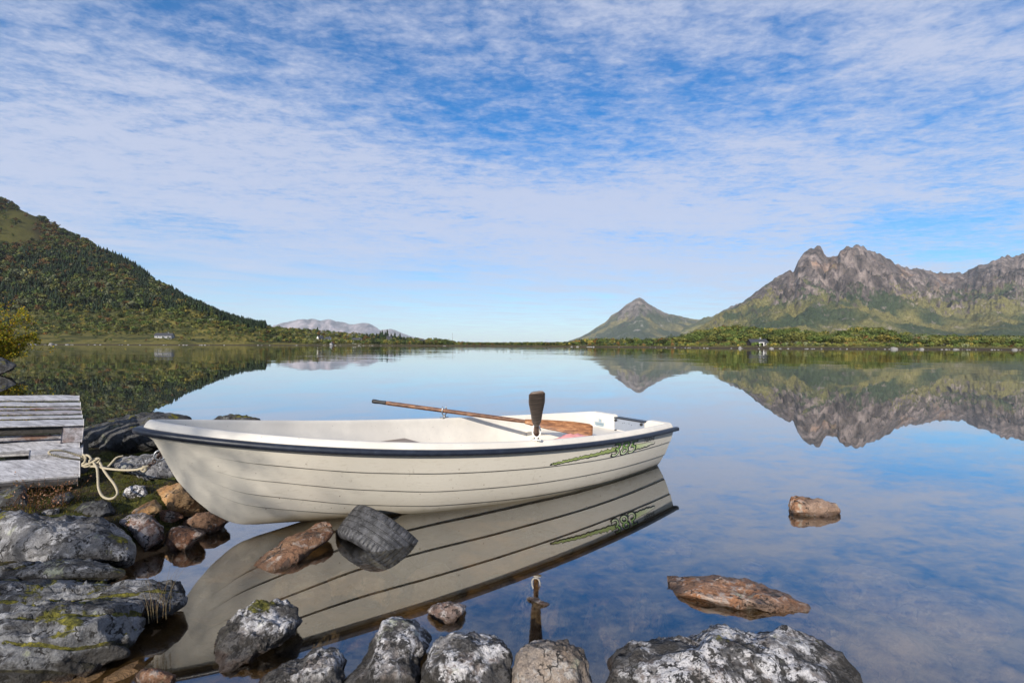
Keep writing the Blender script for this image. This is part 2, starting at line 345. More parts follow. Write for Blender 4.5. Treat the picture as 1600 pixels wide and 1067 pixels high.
# ------------------------------------------------------------------ near ground, lake bed, water
LAND = np.array([(-1.15, -3), (-1.18, 1.2), (-1.25, 1.7), (-1.4, 2.02), (-1.78, 2.3), (-1.95, 2.5), (-1.82, 2.85), (-1.8, 3.2), (-1.85, 3.7), (-2.0, 4.5), (-2.9, 5.0), (-4.4, 5.2), (-7, 6.2), (-13, 9), (-17, 12), (-40, 14), (-40, -3)])
def seg_dist(P, poly):
    d = np.full(len(P), 1e9)
    for a, b in zip(poly, np.roll(poly, -1, 0)):
        ab = b - a; tt = np.clip(((P - a) @ ab)/(ab @ ab), 0, 1); d = np.minimum(d, np.linalg.norm(P - a - tt[:, None]*ab, axis=1))
    ins = np.zeros(len(P), bool)
    for a, b in zip(poly, np.roll(poly, -1, 0)):
        c = (a[1] > P[:, 1]) != (b[1] > P[:, 1]); ins ^= c & (P[:, 0] < (b[0] - a[0])*(P[:, 1] - a[1])/(b[1] - a[1] + 1e-12) + a[0])
    return np.where(ins, d, -d)
def near_z(X, Y):
    P = np.c_[X, Y]; d = seg_dist(P, LAND); P3 = np.c_[X, Y, np.zeros_like(X)]
    n = fbm(P3*1.6, 4, seed=2); n2 = fbm(P3*7, 3, seed=9)
    zin = (.03 + .17*sstep(2.15, 2.75, Y + .25*np.maximum(-X - 2.2, 0)))*sstep(0, .45, d) + .05*n*sstep(.0, .3, d) + .02*n2
    dd = np.maximum(-d, 0); zout = -.10*sstep(0, .15, dd) - .10*dd - .022*dd**2; zout = np.maximum(zout, -2.5) + .05*n + .015*n2
    front = np.hypot(np.maximum(np.abs(X - .1) - 1.2, 0), np.maximum(np.abs(Y - .6) - .6, 0))  # shallow shelf under the shore stones
    zout = np.maximum(zout, np.where(dd > 0, -.16 - .22*front + .04*n, zout))
    return np.where(d > 0, zin, zout)
xs = np.unique(np.r_[np.linspace(-40, -6, 80), np.linspace(-6, 5, 200), np.linspace(5, 14, 50)]); ys = np.unique(np.r_[np.linspace(-3, .6, 20), np.linspace(.6, 6.5, 150), np.linspace(6.5, 18, 50)])
gx, gy = np.meshgrid(xs, ys); gz = near_z(gx.ravel(), gy.ravel())
t = NT('ground'); p = t.geo('Position'); z = t.sep(p, 2)
n1 = t.noise(p, 5, 8, .65, .4); n2 = t.noise(p, 38, 5, .7); n3 = t.noise(p, 1.8, 5, .6)
bed = t.ramp(n1, [(.30, (.05, .030, .015)), (.5, (.14, .085, .042)), (.68, (.28, .16, .075))]); bed = t.mix(t.math('MULTIPLY', t.sm(t.vor(p, 26), .24, .14), .5), bed, (.12, .075, .04))
bed = t.mix(t.sm(z, -.28, -.75), bed, (.012, .012, .012))  # bed colour darkens with depth, painting in light lost in the water
soil = t.ramp(n2, [(.3, (.010, .008, .005)), (.5, (.035, .026, .014)), (.7, (.08, .055, .028))])
mossc = t.ramp(n2, [(.28, (.014, .015, .004)), (.5, (.055, .058, .010)), (.72, (.13, .13, .022))])
land = t.mix(t.sm(n1, .42, .58), soil, mossc)
col = t.mix(t.sm(z, .0, .05), bed, land)
t.pbr(col, .85, t.bump(t.math('ADD', n1, n2), .9, .03), spec=.2)
tag(mk('ground', np.c_[gx.ravel(), gy.ravel(), gz], quads(len(ys), len(xs)), t.m), kind='structure')
t2 = NT('lake_bed'); t2.pbr((.010, .010, .008), .9)
def sheet(name, s, z, mat):
    return tag(mk(name, [(-s, -s, z), (s, -s, z), (s, s, z), (-s, s, z)], [(0, 1, 2, 3)], mat, smooth=False), kind='structure')
sheet('lake_bed', 24000, -3.2, t2.m)

t = NT('water'); p = t.geo('Position'); y = t.sep(p, 1)
def nvec(scale, det):
    nd = t.n('ShaderNodeTexNoise'); t.put(nd.inputs['Vector'], t.vm('MULTIPLY', p, scale)); nd.inputs['Scale'].default_value = 1; nd.inputs['Detail'].default_value = det
    return t.vm('SUBTRACT', nd.outputs['Color'], (.5, .5, .5))
a1 = nvec((1.1, 3.2, 1), 3); a2 = nvec((.12, .5, 1), 3); a3 = nvec((6, 14, 1), 2)
patch = t.sm(t.noise(t.vm('MULTIPLY', p, (.012, .04, 1)), 1, 3), .40, .62)
amp = t.math('ADD', t.math('MULTIPLY', t.sm(y, 7, 60), .034), .0034)
amp = t.math('MULTIPLY', amp, t.math('ADD', t.math('MULTIPLY', patch, .8), .45))
nn = t.vm('ADD', t.vm('MULTIPLY', a1, (.5, 1, 0)), t.vm('ADD', t.vm('MULTIPLY', a2, (.4, 1.0, 0)), t.vm('MULTIPLY', a3, (.2, .35, 0))))
sc_ = t.n('ShaderNodeVectorMath', operation='SCALE'); t.put(sc_.inputs[0], nn); t.put(sc_.inputs['Scale'], amp)
nor = t.n('ShaderNodeVectorMath', operation='NORMALIZE'); t.put(nor.inputs[0], t.vm('ADD', sc_.outputs[0], (0, 0, 1)))
lw = t.n('ShaderNodeLayerWeight'); lw.inputs[0].default_value = .5; t.put(lw.inputs['Normal'], nor.outputs[0])
frv = t.math('ADD', t.math('MULTIPLY', t.math('POWER', lw.outputs['Facing'], 2.1), .92), .055, True)
gl = t.n('ShaderNodeBsdfGlossy'); gl.inputs['Roughness'].default_value = .012; t.put(gl.inputs['Color'], (1, 1, 1)); t.put(gl.inputs['Normal'], nor.outputs[0])
tr = t.n('ShaderNodeBsdfTransparent'); t.put(tr.inputs[0], (.74, .70, .56))
mx = t.n('ShaderNodeMixShader'); t.put(mx.inputs[0], frv); t.t.links.new(tr.outputs[0], mx.inputs[1]); t.t.links.new(gl.outputs[0], mx.inputs[2]); t.t.links.new(mx.outputs[0], t.out.inputs[0])
sheet('water', 23500, 0, t.m)

# ------------------------------------------------------------------ far shore terrain
T_ = lambda s: np.array(s, float).reshape(-1, 2)
SH = T_([-900, 325, -500, 330, 0, 335, 100, 340, 250, 360, 400, 400, 480, 420, 560, 430, 640, 430, 760, 400, 840, 350, 900, 310, 1000, 280, 1060, 250, 1100, 225, 1150, 207, 1250, 199, 1340, 196, 1420, 191, 1500, 185, 1600, 178, 2150, 160])
RG = T_([-900, 1000, -500, 1000, 0, 900, 100, 860, 250, 740, 400, 560, 480, 600, 560, 630, 640, 600, 760, 500, 840, 420, 900, 360, 1000, 345, 1060, 335, 1150, 325, 1340, 325, 1600, 330, 2150, 330])
SK = T_([-900, -60, -500, 60, -200, 190, 0, 303, 40, 322, 80, 341, 120, 361, 160, 383, 200, 405, 240, 430, 280, 455, 320, 476, 360, 492, 400, 503, 440, 510, 480, 514, 560, 519, 600, 522, 640, 527, 700, 529, 730, 532, 760, 535, 800, 537, 840, 537.5, 880, 535, 905, 533, 950, 530, 1000, 531, 1060, 528, 1095, 517, 1130, 510, 1165, 511, 1200, 515, 1240, 513, 1270, 518, 1305, 521, 1325, 514, 1350, 511, 1375, 513, 1405, 520, 1450, 525, 1520, 526, 1600, 527, 2150, 520])
TH = T_([-500, 12, 300, 11, 380, 9, 430, 4, 700, 4, 760, 3, 800, 2.0, 860, 2.0, 900, 3, 1060, 4, 2150, 4])
ip = lambda T, x: np.interp(x, T[:, 0], T[:, 1])
yh = lambda x: CY + .004*(np.asarray(x) - CX)
def nodes(px):
    px = np.asarray(px, float)
    ys_, yr = ip(SH, px), ip(RG, px); zr = np.maximum(H + yr*(yh(px) - ip(SK, px))/F - ip(TH, px), .7)
    lf = sstep(520, 380, px); f1 = .42 - .25*lf; f2 = .70 - .36*lf
    z1 = np.minimum((.15 + .25*lf)*zr, 10); z2 = np.minimum((.55 + .15*lf)*zr, 33)
    NY = np.stack([ys_ - 6, ys_, ys_ + 4, ys_ + f1*(yr - ys_), ys_ + f2*(yr - ys_), yr, yr*1.25, yr*1.8], -1)
    NZ = np.stack([0*zr - 1.2, 0*zr, 0*zr + .7, np.maximum(z1, .9), np.maximum(z2, 1.0), zr, zr*.75, zr*.1 - 1], -1)
    return NY, NZ
def far_z(px, Y):
    NY, NZ = nodes(px); z = np.full(np.broadcast(px, Y).shape, -1.2)
    for k in range(NY.shape[-1] - 1):
        tt = (Y - NY[..., k])/(NY[..., k + 1] - NY[..., k]); m = (tt >= 0) & (tt <= 1); z = np.where(m, NZ[..., k]*(1 - tt) + NZ[..., k + 1]*tt, z)
    X = (px - CX)/F*Y; P = np.stack([X, Y, 0*X], -1); amp = np.clip(z, 0, 22)
    return z + fbm(P/40, 4, seed=4)*amp*.12 + fbm(P/9, 3, seed=8)*np.clip(z, 0, 1)*.35
def shore_z(px, Y):
    return far_z(px, Y)
cols = np.arange(-900, 2151, 5.0); fr_ = np.r_[np.linspace(0, 1, 70), np.linspace(1.05, 2.2, 14)]
pxg, fg = np.meshgrid(cols, fr_); Ys0 = ip(SH, pxg) - 6; Yg = Ys0 + fg*(ip(RG, pxg) - Ys0); zg = far_z(pxg, Yg)
V = np.stack([(pxg - CX)/F*Yg, Yg, zg], -1).reshape(-1, 3)
t = NT('far_land'); p = t.geo('Position'); z = t.sep(p, 2); n1 = t.noise(p, .05, 7, .65, .3); n2 = t.noise(p, .4, 6, .7); n3 = t.noise(p, .013, 4, .6)
g = t.ramp(n2, [(.3, (.055, .055, .014)), (.5, (.13, .112, .030)), (.68, (.21, .17, .05))]); sh = t.ramp(n2, [(.3, (.018, .022, .008)), (.55, (.055, .058, .018)), (.7, (.10, .09, .03))])
hl = t.ramp(n2, [(.3, (.010, .011, .005)), (.5, (.032, .028, .010)), (.7, (.07, .045, .016))]); gr_ = t.ramp(n2, [(.3, (.030, .032, .008)), (.6, (.080, .072, .016))])
col = t.mix(t.sm(t.math('ADD', n1, t.math('MULTIPLY', z, .004)), .47, .60), g, sh); col = t.mix(t.sm(z, 26, 50), col, hl)
col = t.mix(t.sep(t.attr('tint'), 0), col, gr_); col = t.mix(t.sm(z, .9, .25), col, (.055, .042, .028))
t.pbr(col, .9, t.bump(n2, .8, 1.2), spec=.1)
syg = yh(pxg) - F*(zg - H)/Yg; pa_ = sstep(70, 30, pxg + 22*pnoise(np.stack([pxg/20, syg/14, 0*pxg], -1), 6))*sstep(-110, -60, pxg)*sstep(320, 332, syg)*sstep(388, 374, syg)
tag(mk('far_shore', V, quads(len(fr_), len(cols)), t.m, tint=np.repeat(pa_.reshape(-1, 1), 3, 1)), kind='structure')

# ------------------------------------------------------------------ mountains
def mountain(name, sky, Yr, Yf, step, nrow, S, gul, amp, seed, mat, skn=2.0, fl=14):
    T = T_(sky); cols = np.arange(T[0, 0], T[-1, 0] + .1, step); u = np.r_[np.linspace(0, 1, nrow), np.linspace(1.03, 1.6, 14)]
    pg, ug = np.meshgrid(cols, u); a = (pg - CX)/F
    jag = (ridged(np.stack([pg/fl, 0*pg, 0*pg], -1), 4, .55, seed) - 1.1)*skn*np.clip((yh(pg) - ip(T, pg))/60, .15, 1)
    yr = ip(Yr, pg) if not np.isscalar(Yr) else Yr + 0*pg
    yr = yr*(1 + .05*fbm(np.stack([pg/90, 0*pg, 0*pg], -1), 3, seed=seed + 5))
    zr = H + yr*(yh(pg) - ip(T, pg) + jag)/F
    Y = Yf + (yr - Yf)*ug; uu = np.clip(ug, 0, 1)
    z = zr*np.interp(uu, S[:, 0], S[:, 1])
    z = np.where(ug > 1, zr*(1 - (ug - 1)*1.5), z)
    q = np.stack([a*Y/gul, Y/gul*.45, z/gul*.25], -1); q = q + .35*np.stack([fbm(q*.7, 3, seed=seed + 11), fbm(q*.7, 3, seed=seed + 12), 0*a], -1)
    n = ridged(q, 5, .5, seed + 20) - 1.15
    win = np.clip(uu*1.7, 0, 1)**1.6*(.15 + .85*np.clip((1 - uu)*5, 0, 1)) + .10*(ug >= .98)
    big = fbm(q*.33, 3, seed=seed + 40); z = z + (n*amp*(.32 + .14*sstep(.45, .8, uu)) + big*amp*.60)*win*np.clip(zr/zr.max() + .2, 0, 1)
    z = z + fbm(np.stack([a*Y, Y, z], -1)/(gul*.22), 4, .5, seed + 30)*amp*.16*win
    return tag(mk(name, np.stack([a*Y, Y, np.maximum(z, -2)], -1).reshape(-1, 3), quads(len(u), len(cols)), mat), kind='structure')
def mtn_mat(name, L, zt, rock, rock2, grass, green, pale, gz, warm=.3, gw=.9):
    t = NT(name); p = t.geo('Position'); z = t.math('DIVIDE', t.sep(p, 2), zt); nz = t.sep(t.geo('Normal'), 2)
    ps = t.vm('MULTIPLY', p, (1/L, 1/L, .55/L))
    n1 = t.noise(ps, 4, 9, .66, .5); n2 = t.noise(ps, 26, 7, .7); n3 = t.noise(ps, 1.6, 5, .6); n4 = t.noise(ps, 110, 5, .8)
    r = t.mix(t.sm(t.math('ADD', t.math('MULTIPLY', n2, .6), t.math('MULTIPLY', n4, .4)), .38, .60), rock, rock2); r = t.mix(t.math('MULTIPLY', t.sm(n1, .52, .68), warm), r, (.25, .145, .085))
    st = t.noise(t.vm('MULTIPLY', p, (1/L*14, 1/L*5, 1/L*2.2)), 1, 6, .65, .3); r = t.mix(1.0, r, t.ramp(st, [(.34, .22), (.5, .85), (.66, 1.75)]), 'MULTIPLY')
    gn = t.math('ADD', n1, t.math('MULTIPLY', t.math('SUBTRACT', n2, .5), .5))
    g = t.mix(t.sm(t.noise(ps, 2.1, 4, .55, .6), .44, .60), green, grass); g = t.mix(1.0, g, t.ramp(n4, [(.34, .35), (.66, 1.75)]), 'MULTIPLY')  # vegetation patches, also painting in sunlit and cloud-shadowed slopes
    k = t.math('ADD', t.math('ADD', t.math('MULTIPLY', t.math('SUBTRACT', gz, z), 1.5), t.math('MULTIPLY', t.math('SUBTRACT', nz, .62), gw)), t.math('MULTIPLY', t.math('SUBTRACT', gn, .5), 2.2))
    col = t.mix(t.sm(k, -.10, .22), r, g)
    sc = t.noise(t.vm('MULTIPLY', p, (1/L*9, 1/L*9, 1/L*2.4)), 1, 6, .65, .8)
    col = t.mix(t.math('MULTIPLY', t.math('MULTIPLY', t.sm(sc, .60, .68), t.sm(z, .75, .45)), .75), col, pale)
    t.pbr(col, .92, t.bump(t.math('ADD', t.math('MULTIPLY', n2, 1), t.math('MULTIPLY', st, .8)), .8, L*.006), spec=.1); return t.m
S1 = T_([0, 0, .15, .035, .35, .15, .55, .36, .72, .58, .86, .80, 1, 1]); S2 = T_([0, 0, .2, .08, .5, .36, .8, .74, 1, 1])
mm = mtn_mat('crag_mountain', 900, 720, (.052, .041, .040), (.185, .150, .135), (.128, .114, .042), (.034, .047, .024), (.25, .205, .18), .42, .55)
mountain('mountain', [1040, 528, 1075, 524, 1105, 505, 1130, 488, 1150, 478, 1172, 462, 1195, 443, 1210, 433, 1222, 428, 1228, 421, 1234, 418, 1240, 423, 1243, 416, 1247, 404, 1256, 395, 1266, 390, 1276, 388, 1283, 392, 1288, 399, 1293, 403, 1302, 400, 1308, 399, 1313, 391, 1322, 385, 1332, 382.5, 1346, 383, 1352, 388, 1362, 395, 1375, 399, 1388, 407, 1400, 413, 1412, 418, 1430, 420, 1455, 425, 1475, 428, 1500, 429, 1512, 426, 1528, 417, 1545, 411, 1562, 405, 1572, 401, 1590, 400, 1600, 397, 1640, 380, 1720, 360, 1800, 395, 1900, 430, 2000, 470, 2150, 510],
         T_([1040, 3300, 1250, 3500, 1340, 3600, 1480, 4200, 1560, 4000, 1700, 4100, 2150, 4500]), 1500, 1.5, 210, S1, 120, 150, 1, mm, 1.5)
mountain('mountain_shoulder', [1040, 524, 1085, 505, 1100, 497, 1112, 496, 1125, 488, 1140, 480, 1150, 477, 1170, 476, 1200, 480, 1260, 510, 1300, 530], 5200, 3700, 2, 60, S2, 400, 90, 4, mtn_mat('shoulder_mountain', 1200, 420, (.10, .09, .09), (.2, .18, .17), (.16, .145, .06), (.07, .08, .04), (.28, .25, .23), .75), 2)
mp = mtn_mat('peak_mountain', 1300, 580, (.085, .072, .066), (.20, .17, .145), (.155, .135, .062), (.050, .062, .040), (.30, .27, .24), .58)
mountain('peak_mountain', [870, 541, 889, 533, 905, 527, 920, 519, 935, 510, 945, 504, 955, 493, 965, 488, 975, 478, 985, 471, 993, 466.5, 999, 465.5, 1006, 469, 1020, 478, 1035, 487, 1050, 492, 1070, 497, 1085, 499, 1092, 500, 1102, 497, 1112, 502, 1130, 515, 1160, 533, 1180, 541],
         T_([870, 6400, 1000, 6200, 1180, 6800]), 3500, 1.5, 120, S2, 260, 120, 2, mp, .8, 12)
mf = mtn_mat('far_range', 3500, 820, (.15, .12, .125), (.24, .20, .195), (.20, .16, .13), (.14, .13, .12), (.34, .28, .25), .2)
mountain('far_mountain_range', [405, 520, 428, 508, 440, 505, 450, 503, 455, 502, 463, 500, 470, 499, 480, 498.7, 494, 499, 500, 502, 508, 500, 516, 499.5, 525, 502, 535, 504, 545, 506, 552, 506.5, 560, 505, 568, 504, 575, 505, 583, 509, 590, 513, 594, 516, 600, 515, 610, 514, 620, 517, 632, 522, 650, 528, 690, 536, 730, 540], 16000, 12500, 1.5, 60, S2, 600, 160, 3, mf, .9, 8)
mountain('distant_ridge', [660, 538.5, 690, 537.5, 850, 537, 862, 535, 872, 534.6, 880, 536, 900, 537.5, 930, 540], 19000, 17000, 4, 12, S2, 1500, 100, 6, mf, .5)
# ------------------------------------------------------------------ far trees
def spruce(seed):
    r = np.random.default_rng(seed); V = []; Fc = []; T = []; base = np.array([.010, .018, .007])*r.uniform(.7, 1.35)
    nt = 8
    for k in range(nt):
        z0 = .08 + .86*k/nt; rad = .21*(1 - k/nt)**.85 + .015; n = 9; i0 = len(V)
        V.append((0, 0, min(1, z0 + .24))); T.append(base*.8)
        for j in range(n):
            th = (j + r.uniform(-.3, .3))/n*2*math.pi; rr = rad*r.uniform(.6, 1.25)
            V.append((rr*math.cos(th), rr*math.sin(th), z0 - r.uniform(0, .05))); T.append(base*r.uniform(.7, 1.7))
        Fc += [[i0, i0 + 1 + j, i0 + 1 + (j + 1) % n] for j in range(n)]
    i0 = len(V); V += [(.02, 0, -.05), (-.01, .017, -.05), (-.01, -.017, -.05), (0, 0, .3)]; T += [(.05, .04, .03)]*4; Fc += [[i0, i0 + 1, i0 + 3], [i0 + 1, i0 + 2, i0 + 3], [i0 + 2, i0, i0 + 3]]
    return np.array(V), Fc, np.array(T)
def leafy(seed, tint, n=110, wide=.42, lumps=5, leaf=.10, trunk=True, low=.12):
    """crown of many small leaf clumps in a few overlapping lobes, unit height"""
    r = np.random.default_rng(seed); V = []; Fc = []; T = []; tint = np.array(tint)
    L = [np.r_[r.uniform(-wide*.5, wide*.5, 2), r.uniform(.42, .74)] for _ in range(lumps)]; R = [r.uniform(.18, .30) for _ in range(lumps)]; lt = [r.uniform(.7, 1.3) for _ in range(lumps)]
    for i in range(n):
        k = r.integers(lumps); d = r.normal(size=3); d /= np.linalg.norm(d); c = L[k] + d*R[k]*r.uniform(.55, 1.0)**.5*np.array([wide/.42, wide/.42, 1.0]); c[2] = max(c[2], low)
        nn = d + r.normal(size=3)*.6; nn /= np.linalg.norm(nn); a = np.cross(nn, r.normal(size=3)); a /= np.linalg.norm(a); b = np.cross(nn, a); s = leaf*r.uniform(.6, 1.3)
        i0 = len(V); V += [c + a*s, c + b*s*.7, c - a*s, c - b*s*.8]; Fc.append([i0, i0 + 1, i0 + 2, i0 + 3]); T += [tint*lt[k]*r.uniform(.75, 1.3)]*4
    if trunk:
        i0 = len(V); V += [(.02, 0, -.04), (-.01, .018, -.04), (-.01, -.018, -.04), (.01, .01, .55)]; Fc += [[i0, i0 + 1, i0 + 3], [i0 + 1, i0 + 2, i0 + 3], [i0 + 2, i0, i0 + 3]]; T += [(.16, .15, .13)]*4
    return np.array(V), Fc, np.array(T)
def merged(name, items, mat, label, cat):
    mb = MB()
    for (tp, X, Y, Z, hgt, rz, wd) in items:
        V, Fc, T = tp; c, s = math.cos(rz), math.sin(rz)
        W = np.c_[(V[:, 0]*c - V[:, 1]*s)*hgt*wd + X, (V[:, 0]*s + V[:, 1]*c)*hgt*wd + Y, V[:, 2]*hgt + Z]
        mb.add(W, Fc, T*(.62 + .85*((X*12.9898 + Y*78.233) % 1.0)))
    return tag(mb.build(name, mat, smooth=False), label, cat, kind='stuff')
SP = [spruce(s) for s in range(5)]
DEC = {'green': (.060, .082, .020), 'olive': (.110, .112, .028), 'rust': (.120, .066, .022), 'grey': (.135, .145, .075), 'yellow': (.19, .155, .036), 'dark': (.032, .044, .016), 'orange': (.19, .10, .026)}
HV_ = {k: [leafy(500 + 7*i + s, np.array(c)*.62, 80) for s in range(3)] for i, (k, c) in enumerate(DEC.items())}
DV = {k: [leafy(100 + 7*i + s, c, 70) for s in range(3)] for i, (k, c) in enumerate(DEC.items())}
BV = {k: [leafy(300 + 7*i + s, c, 230, .62, 7, .072, low=.06) for s in range(3)] for i, (k, c) in enumerate(DEC.items())}
BME = {k: [mesh('birch_crown', *[(v[0]), v[1]], smooth=False, tint=v[2]) for v in l] for k, l in BV.items()}
SME = [mesh('spruce_crown', v[0], v[1], smooth=False, tint=v[2]) for v in SP]
for l in BME.values():
    for me in l: me.materials.append(M['foliage'])
for me in SME: me.materials.append(M['foliage'])
def inst(name, me, loc, hgt, rz, wd, label, cat, group):
    o = bpy.data.objects.new(name, me); C.objects.link(o); o.location = loc; o.scale = (hgt*wd, hgt*wd, hgt); o.rotation_euler = (0, 0, rz)
    return tag(o, label, cat, group)
def gp(px, Y):
    return (px - CX)/F*Y, Y, far_z(np.array([px]), np.array([Y]))[0]
r = np.random.default_rng(11)
wood = []; cand = []
for i in range(10400):
    px = r.uniform(-170, 415) if i < 8200 else r.uniform(-700, -150); NY, NZ = nodes(px); y0, y1 = NY[4], NY[5]
    f = r.uniform(0, 1)**.85
    Y = y0 + (y1 - y0)*f*1.02; x, y, z = gp(px, Y); sy = float(yh(px) - F*(z - H)/Y)
    if -80 < px < 62 and 328 < sy < 382 and r.uniform() < .93: continue
    nv = pnoise(np.array([px/55., sy/40., 0]), 3) + .6*pnoise(np.array([px/18., sy/14., 5]), 4)
    pc = .84*sstep(385, 425, sy)*sstep(-.30, .20, nv + .35*sstep(200, 330, px)) + .80*sstep(330, 390, px)
    if sy < 375 and r.uniform() < .10: continue
    if r.uniform() < pc: cand.append((sy, px, x, y, z))
    else:
        w_ = np.array([.30, .16, .26, .06, .02, .20, .0]) if sy < 430 else np.array([.30, .24, .07, .20, .03, .16, .0])
        k = r.choice(list(DEC), p=w_/w_.sum()); wood.append((HV_[k][r.integers(3)], x, y, z - .4, r.uniform(6, 11.5)*(.8 if sy < 400 else 1), r.uniform(0, 6), r.uniform(.9, 1.3)))
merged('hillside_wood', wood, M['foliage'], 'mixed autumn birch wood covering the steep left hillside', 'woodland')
cand.sort(key=lambda c: (c[3]))
fr_c = [c for c in cand if c[1] > 0]; ind = fr_c[:250]; rest = fr_c[250:] + [c for c in cand if c[1] <= 0]
for c in ind:
    inst('spruce_tree', SME[r.integers(5)], (c[2], c[3], c[4] - .3), c[3]/720*r.uniform(10, 15.5), r.uniform(0, 6), r.uniform(.85, 1.1), 'dark green spruce along the lower edge of the left hillside wood', 'tree', 'spruces low on the left hillside')
merged('hillside_spruce_wood', [(SP[r.integers(5)], c[2], c[3], c[4] - .3, c[3]/780*r.uniform(10, 16.5), 0, r.uniform(.85, 1.2)) for c in rest], M['foliage'], 'dense dark spruce wood higher up the left hillside', 'woodland')
for px, hh, Y in [(588, 8, 560), (594, 10, 565), (597, 11, 560), (602, 9, 570), (605, 11.5, 566), (611, 8, 566), (617, 9.5, 565), (625, 9, 560), (631, 6, 560), (496, 9, 570), (642, 6, 560)]:
    x, y, z = gp(px, Y); inst('spruce_tree', SME[r.integers(5)], (x, y, z - .3), hh*1.15, r.uniform(0, 6), 1.25, 'dark spruce in the small clump behind the white houses across the lake', 'tree', 'spruces behind the far houses')
scrub = []
def pick(p): return r.choice(list(DEC), p=np.array(p)/sum(p))
for i in range(7000):      # left lower slope and the far low land
    px = r.uniform(-500, 900); NY, NZ = nodes(px)
    if px < 420:
        f = r.uniform(0, 1); Y = NY[2] + 6 + (NY[4] + 40 - NY[2])*f
        if f < .24 and r.uniform() < .92*sstep(430, 200, px): continue
        hh = r.uniform(2.4, 5.5)*(.55 if f < .35 else 1)
    else:
        f = r.uniform(0, 1); Y = NY[2] + 5 + (NY[5] + 8 - NY[2])*f; hh = r.uniform(2.6, 5.2)*(1 if px < 700 else .62)
    x, y, z = gp(px, Y)
    k = pick([.28, .40, .04, .05, .08, .16, .01]) if px < 560 else pick([.3, .2, .12, .0, .06, .32, 0])
    scrub.append((DV[k][r.integers(3)], x, y, z - .3, hh, r.uniform(0, 6), r.uniform(1.0, 1.5)))
merged('shore_scrub', scrub, M['foliage'], 'olive birch scrub on the low ground beyond the lake', 'scrub')
rb = []
for i in range(2300):      # right shore
    px = r.uniform(900, 2000); NY, NZ = nodes(px); f = r.uniform(0, 1)
    Y = NY[2] + 4 + (NY[5] + 22 - NY[2])*f; x, y, z = gp(px, Y)
    if f < .42 and px > 1340 and r.uniform() < .55*sstep(1340, 1480, px): continue
    hh = r.uniform(3.4, 6.2)
    if f < .38: hh *= .42
    if px < 1060: hh *= .9; k = pick([.3, .18, .12, 0, .03, .37, 0])
    elif f < .40: k = pick([.34, .46, .02, .06, .11, .03, .0])
    else: k = pick([.48, .34, .01, .03, .03, .13, .0])
    rb.append((f, px, k, x, y, z - .25, hh, r.uniform(0, 6), r.uniform(.95, 1.45)))
vis = sorted([b for b in rb if 900 < b[1] < 1605], key=lambda b: -b[6]/b[4]); ids = set(map(id, vis[:285]))
NM = {'green': 'leafy green', 'olive': 'olive green', 'rust': 'rusty brown', 'grey': 'grey green', 'yellow': 'yellowing', 'dark': 'dark green', 'orange': 'orange tinted'}
for b in rb:
    if id(b) in ids:
        inst('birch_tree', BME[b[2]][r.integers(3)], b[3:6], b[6], b[7], b[8], NM[b[2]] + ' bushy birch on the far shore below the jagged mountain', 'tree', NM[b[2]] + ' birches on the right far shore')
merged('far_shore_scrub', [(DV[b[2]][r.integers(3)],) + b[3:] for b in rb if id(b) not in ids], M['foliage'], 'low olive and rust scrub along the right far shore', 'scrub')

# ------------------------------------------------------------------ pale stones along the far waterline
def lump(seed, n=3, amp=.25):
    import bmesh
    bm = bmesh.new(); bmesh.ops.create_icosphere(bm, subdivisions=n, radius=1); V = np.array([v.co[:] for v in bm.verts]); Fc = [[v.index for v in f.verts] for f in bm.faces]; bm.free()
    return V*(1 + amp*fbm(V*1.3, 3, seed=seed))[:, None], Fc
pale = flat('pale_shore_stone', (.20, .19, .18), .85, 0, .3, 3)
SM_ = []
for s in range(4):
    V, Fc = lump(s, 2); me = mesh('stone', V, Fc); me.materials.append(pale); SM_.append(me)
for i in range(150):
    px = r.uniform(30, 700) if i < 60 else r.uniform(880, 1600); Y = float(ip(SH, px)) + r.uniform(-.3, 1.0); x = (px - CX)/F*Y; s = r.uniform(.16, .48)*(1.2 if Y > 300 else .6)
    o = inst('shore_stone', SM_[r.integers(4)], (x, Y, .02), s, r.uniform(0, 6), r.uniform(1.2, 2.2), 'small pale stone in the line along the far waterline', 'stone', 'pale stones on the far waterline')
for px, s, wd, lab in [(1397, .8, 1.7, 'large white block of rock on the far right waterline'), (1156, .8, .9, 'rounded pale stone at the waterline below the dark cabin'), (1205, .55, 1.6, 'flat pale stone at the waterline right of the dark cabin'), (1440, .55, 1.5, 'low pale stone just right of the large white shore block'), (1493, .4, 2, 'flat light stone beneath the yellow meadow shore'), (1585, .55, 1.6, 'white shore stone close to the edge of the photo'), (80, 1.1, 1.5, 'big pale grey boulder on the left far shore')]:
    Y = float(ip(SH, px)); tag(inst('shore_boulder', SM_[r.integers(4)], ((px - CX)/F*Y, Y, .1), s, r.uniform(0, 6), wd, lab, 'stone', None), lab, 'stone')

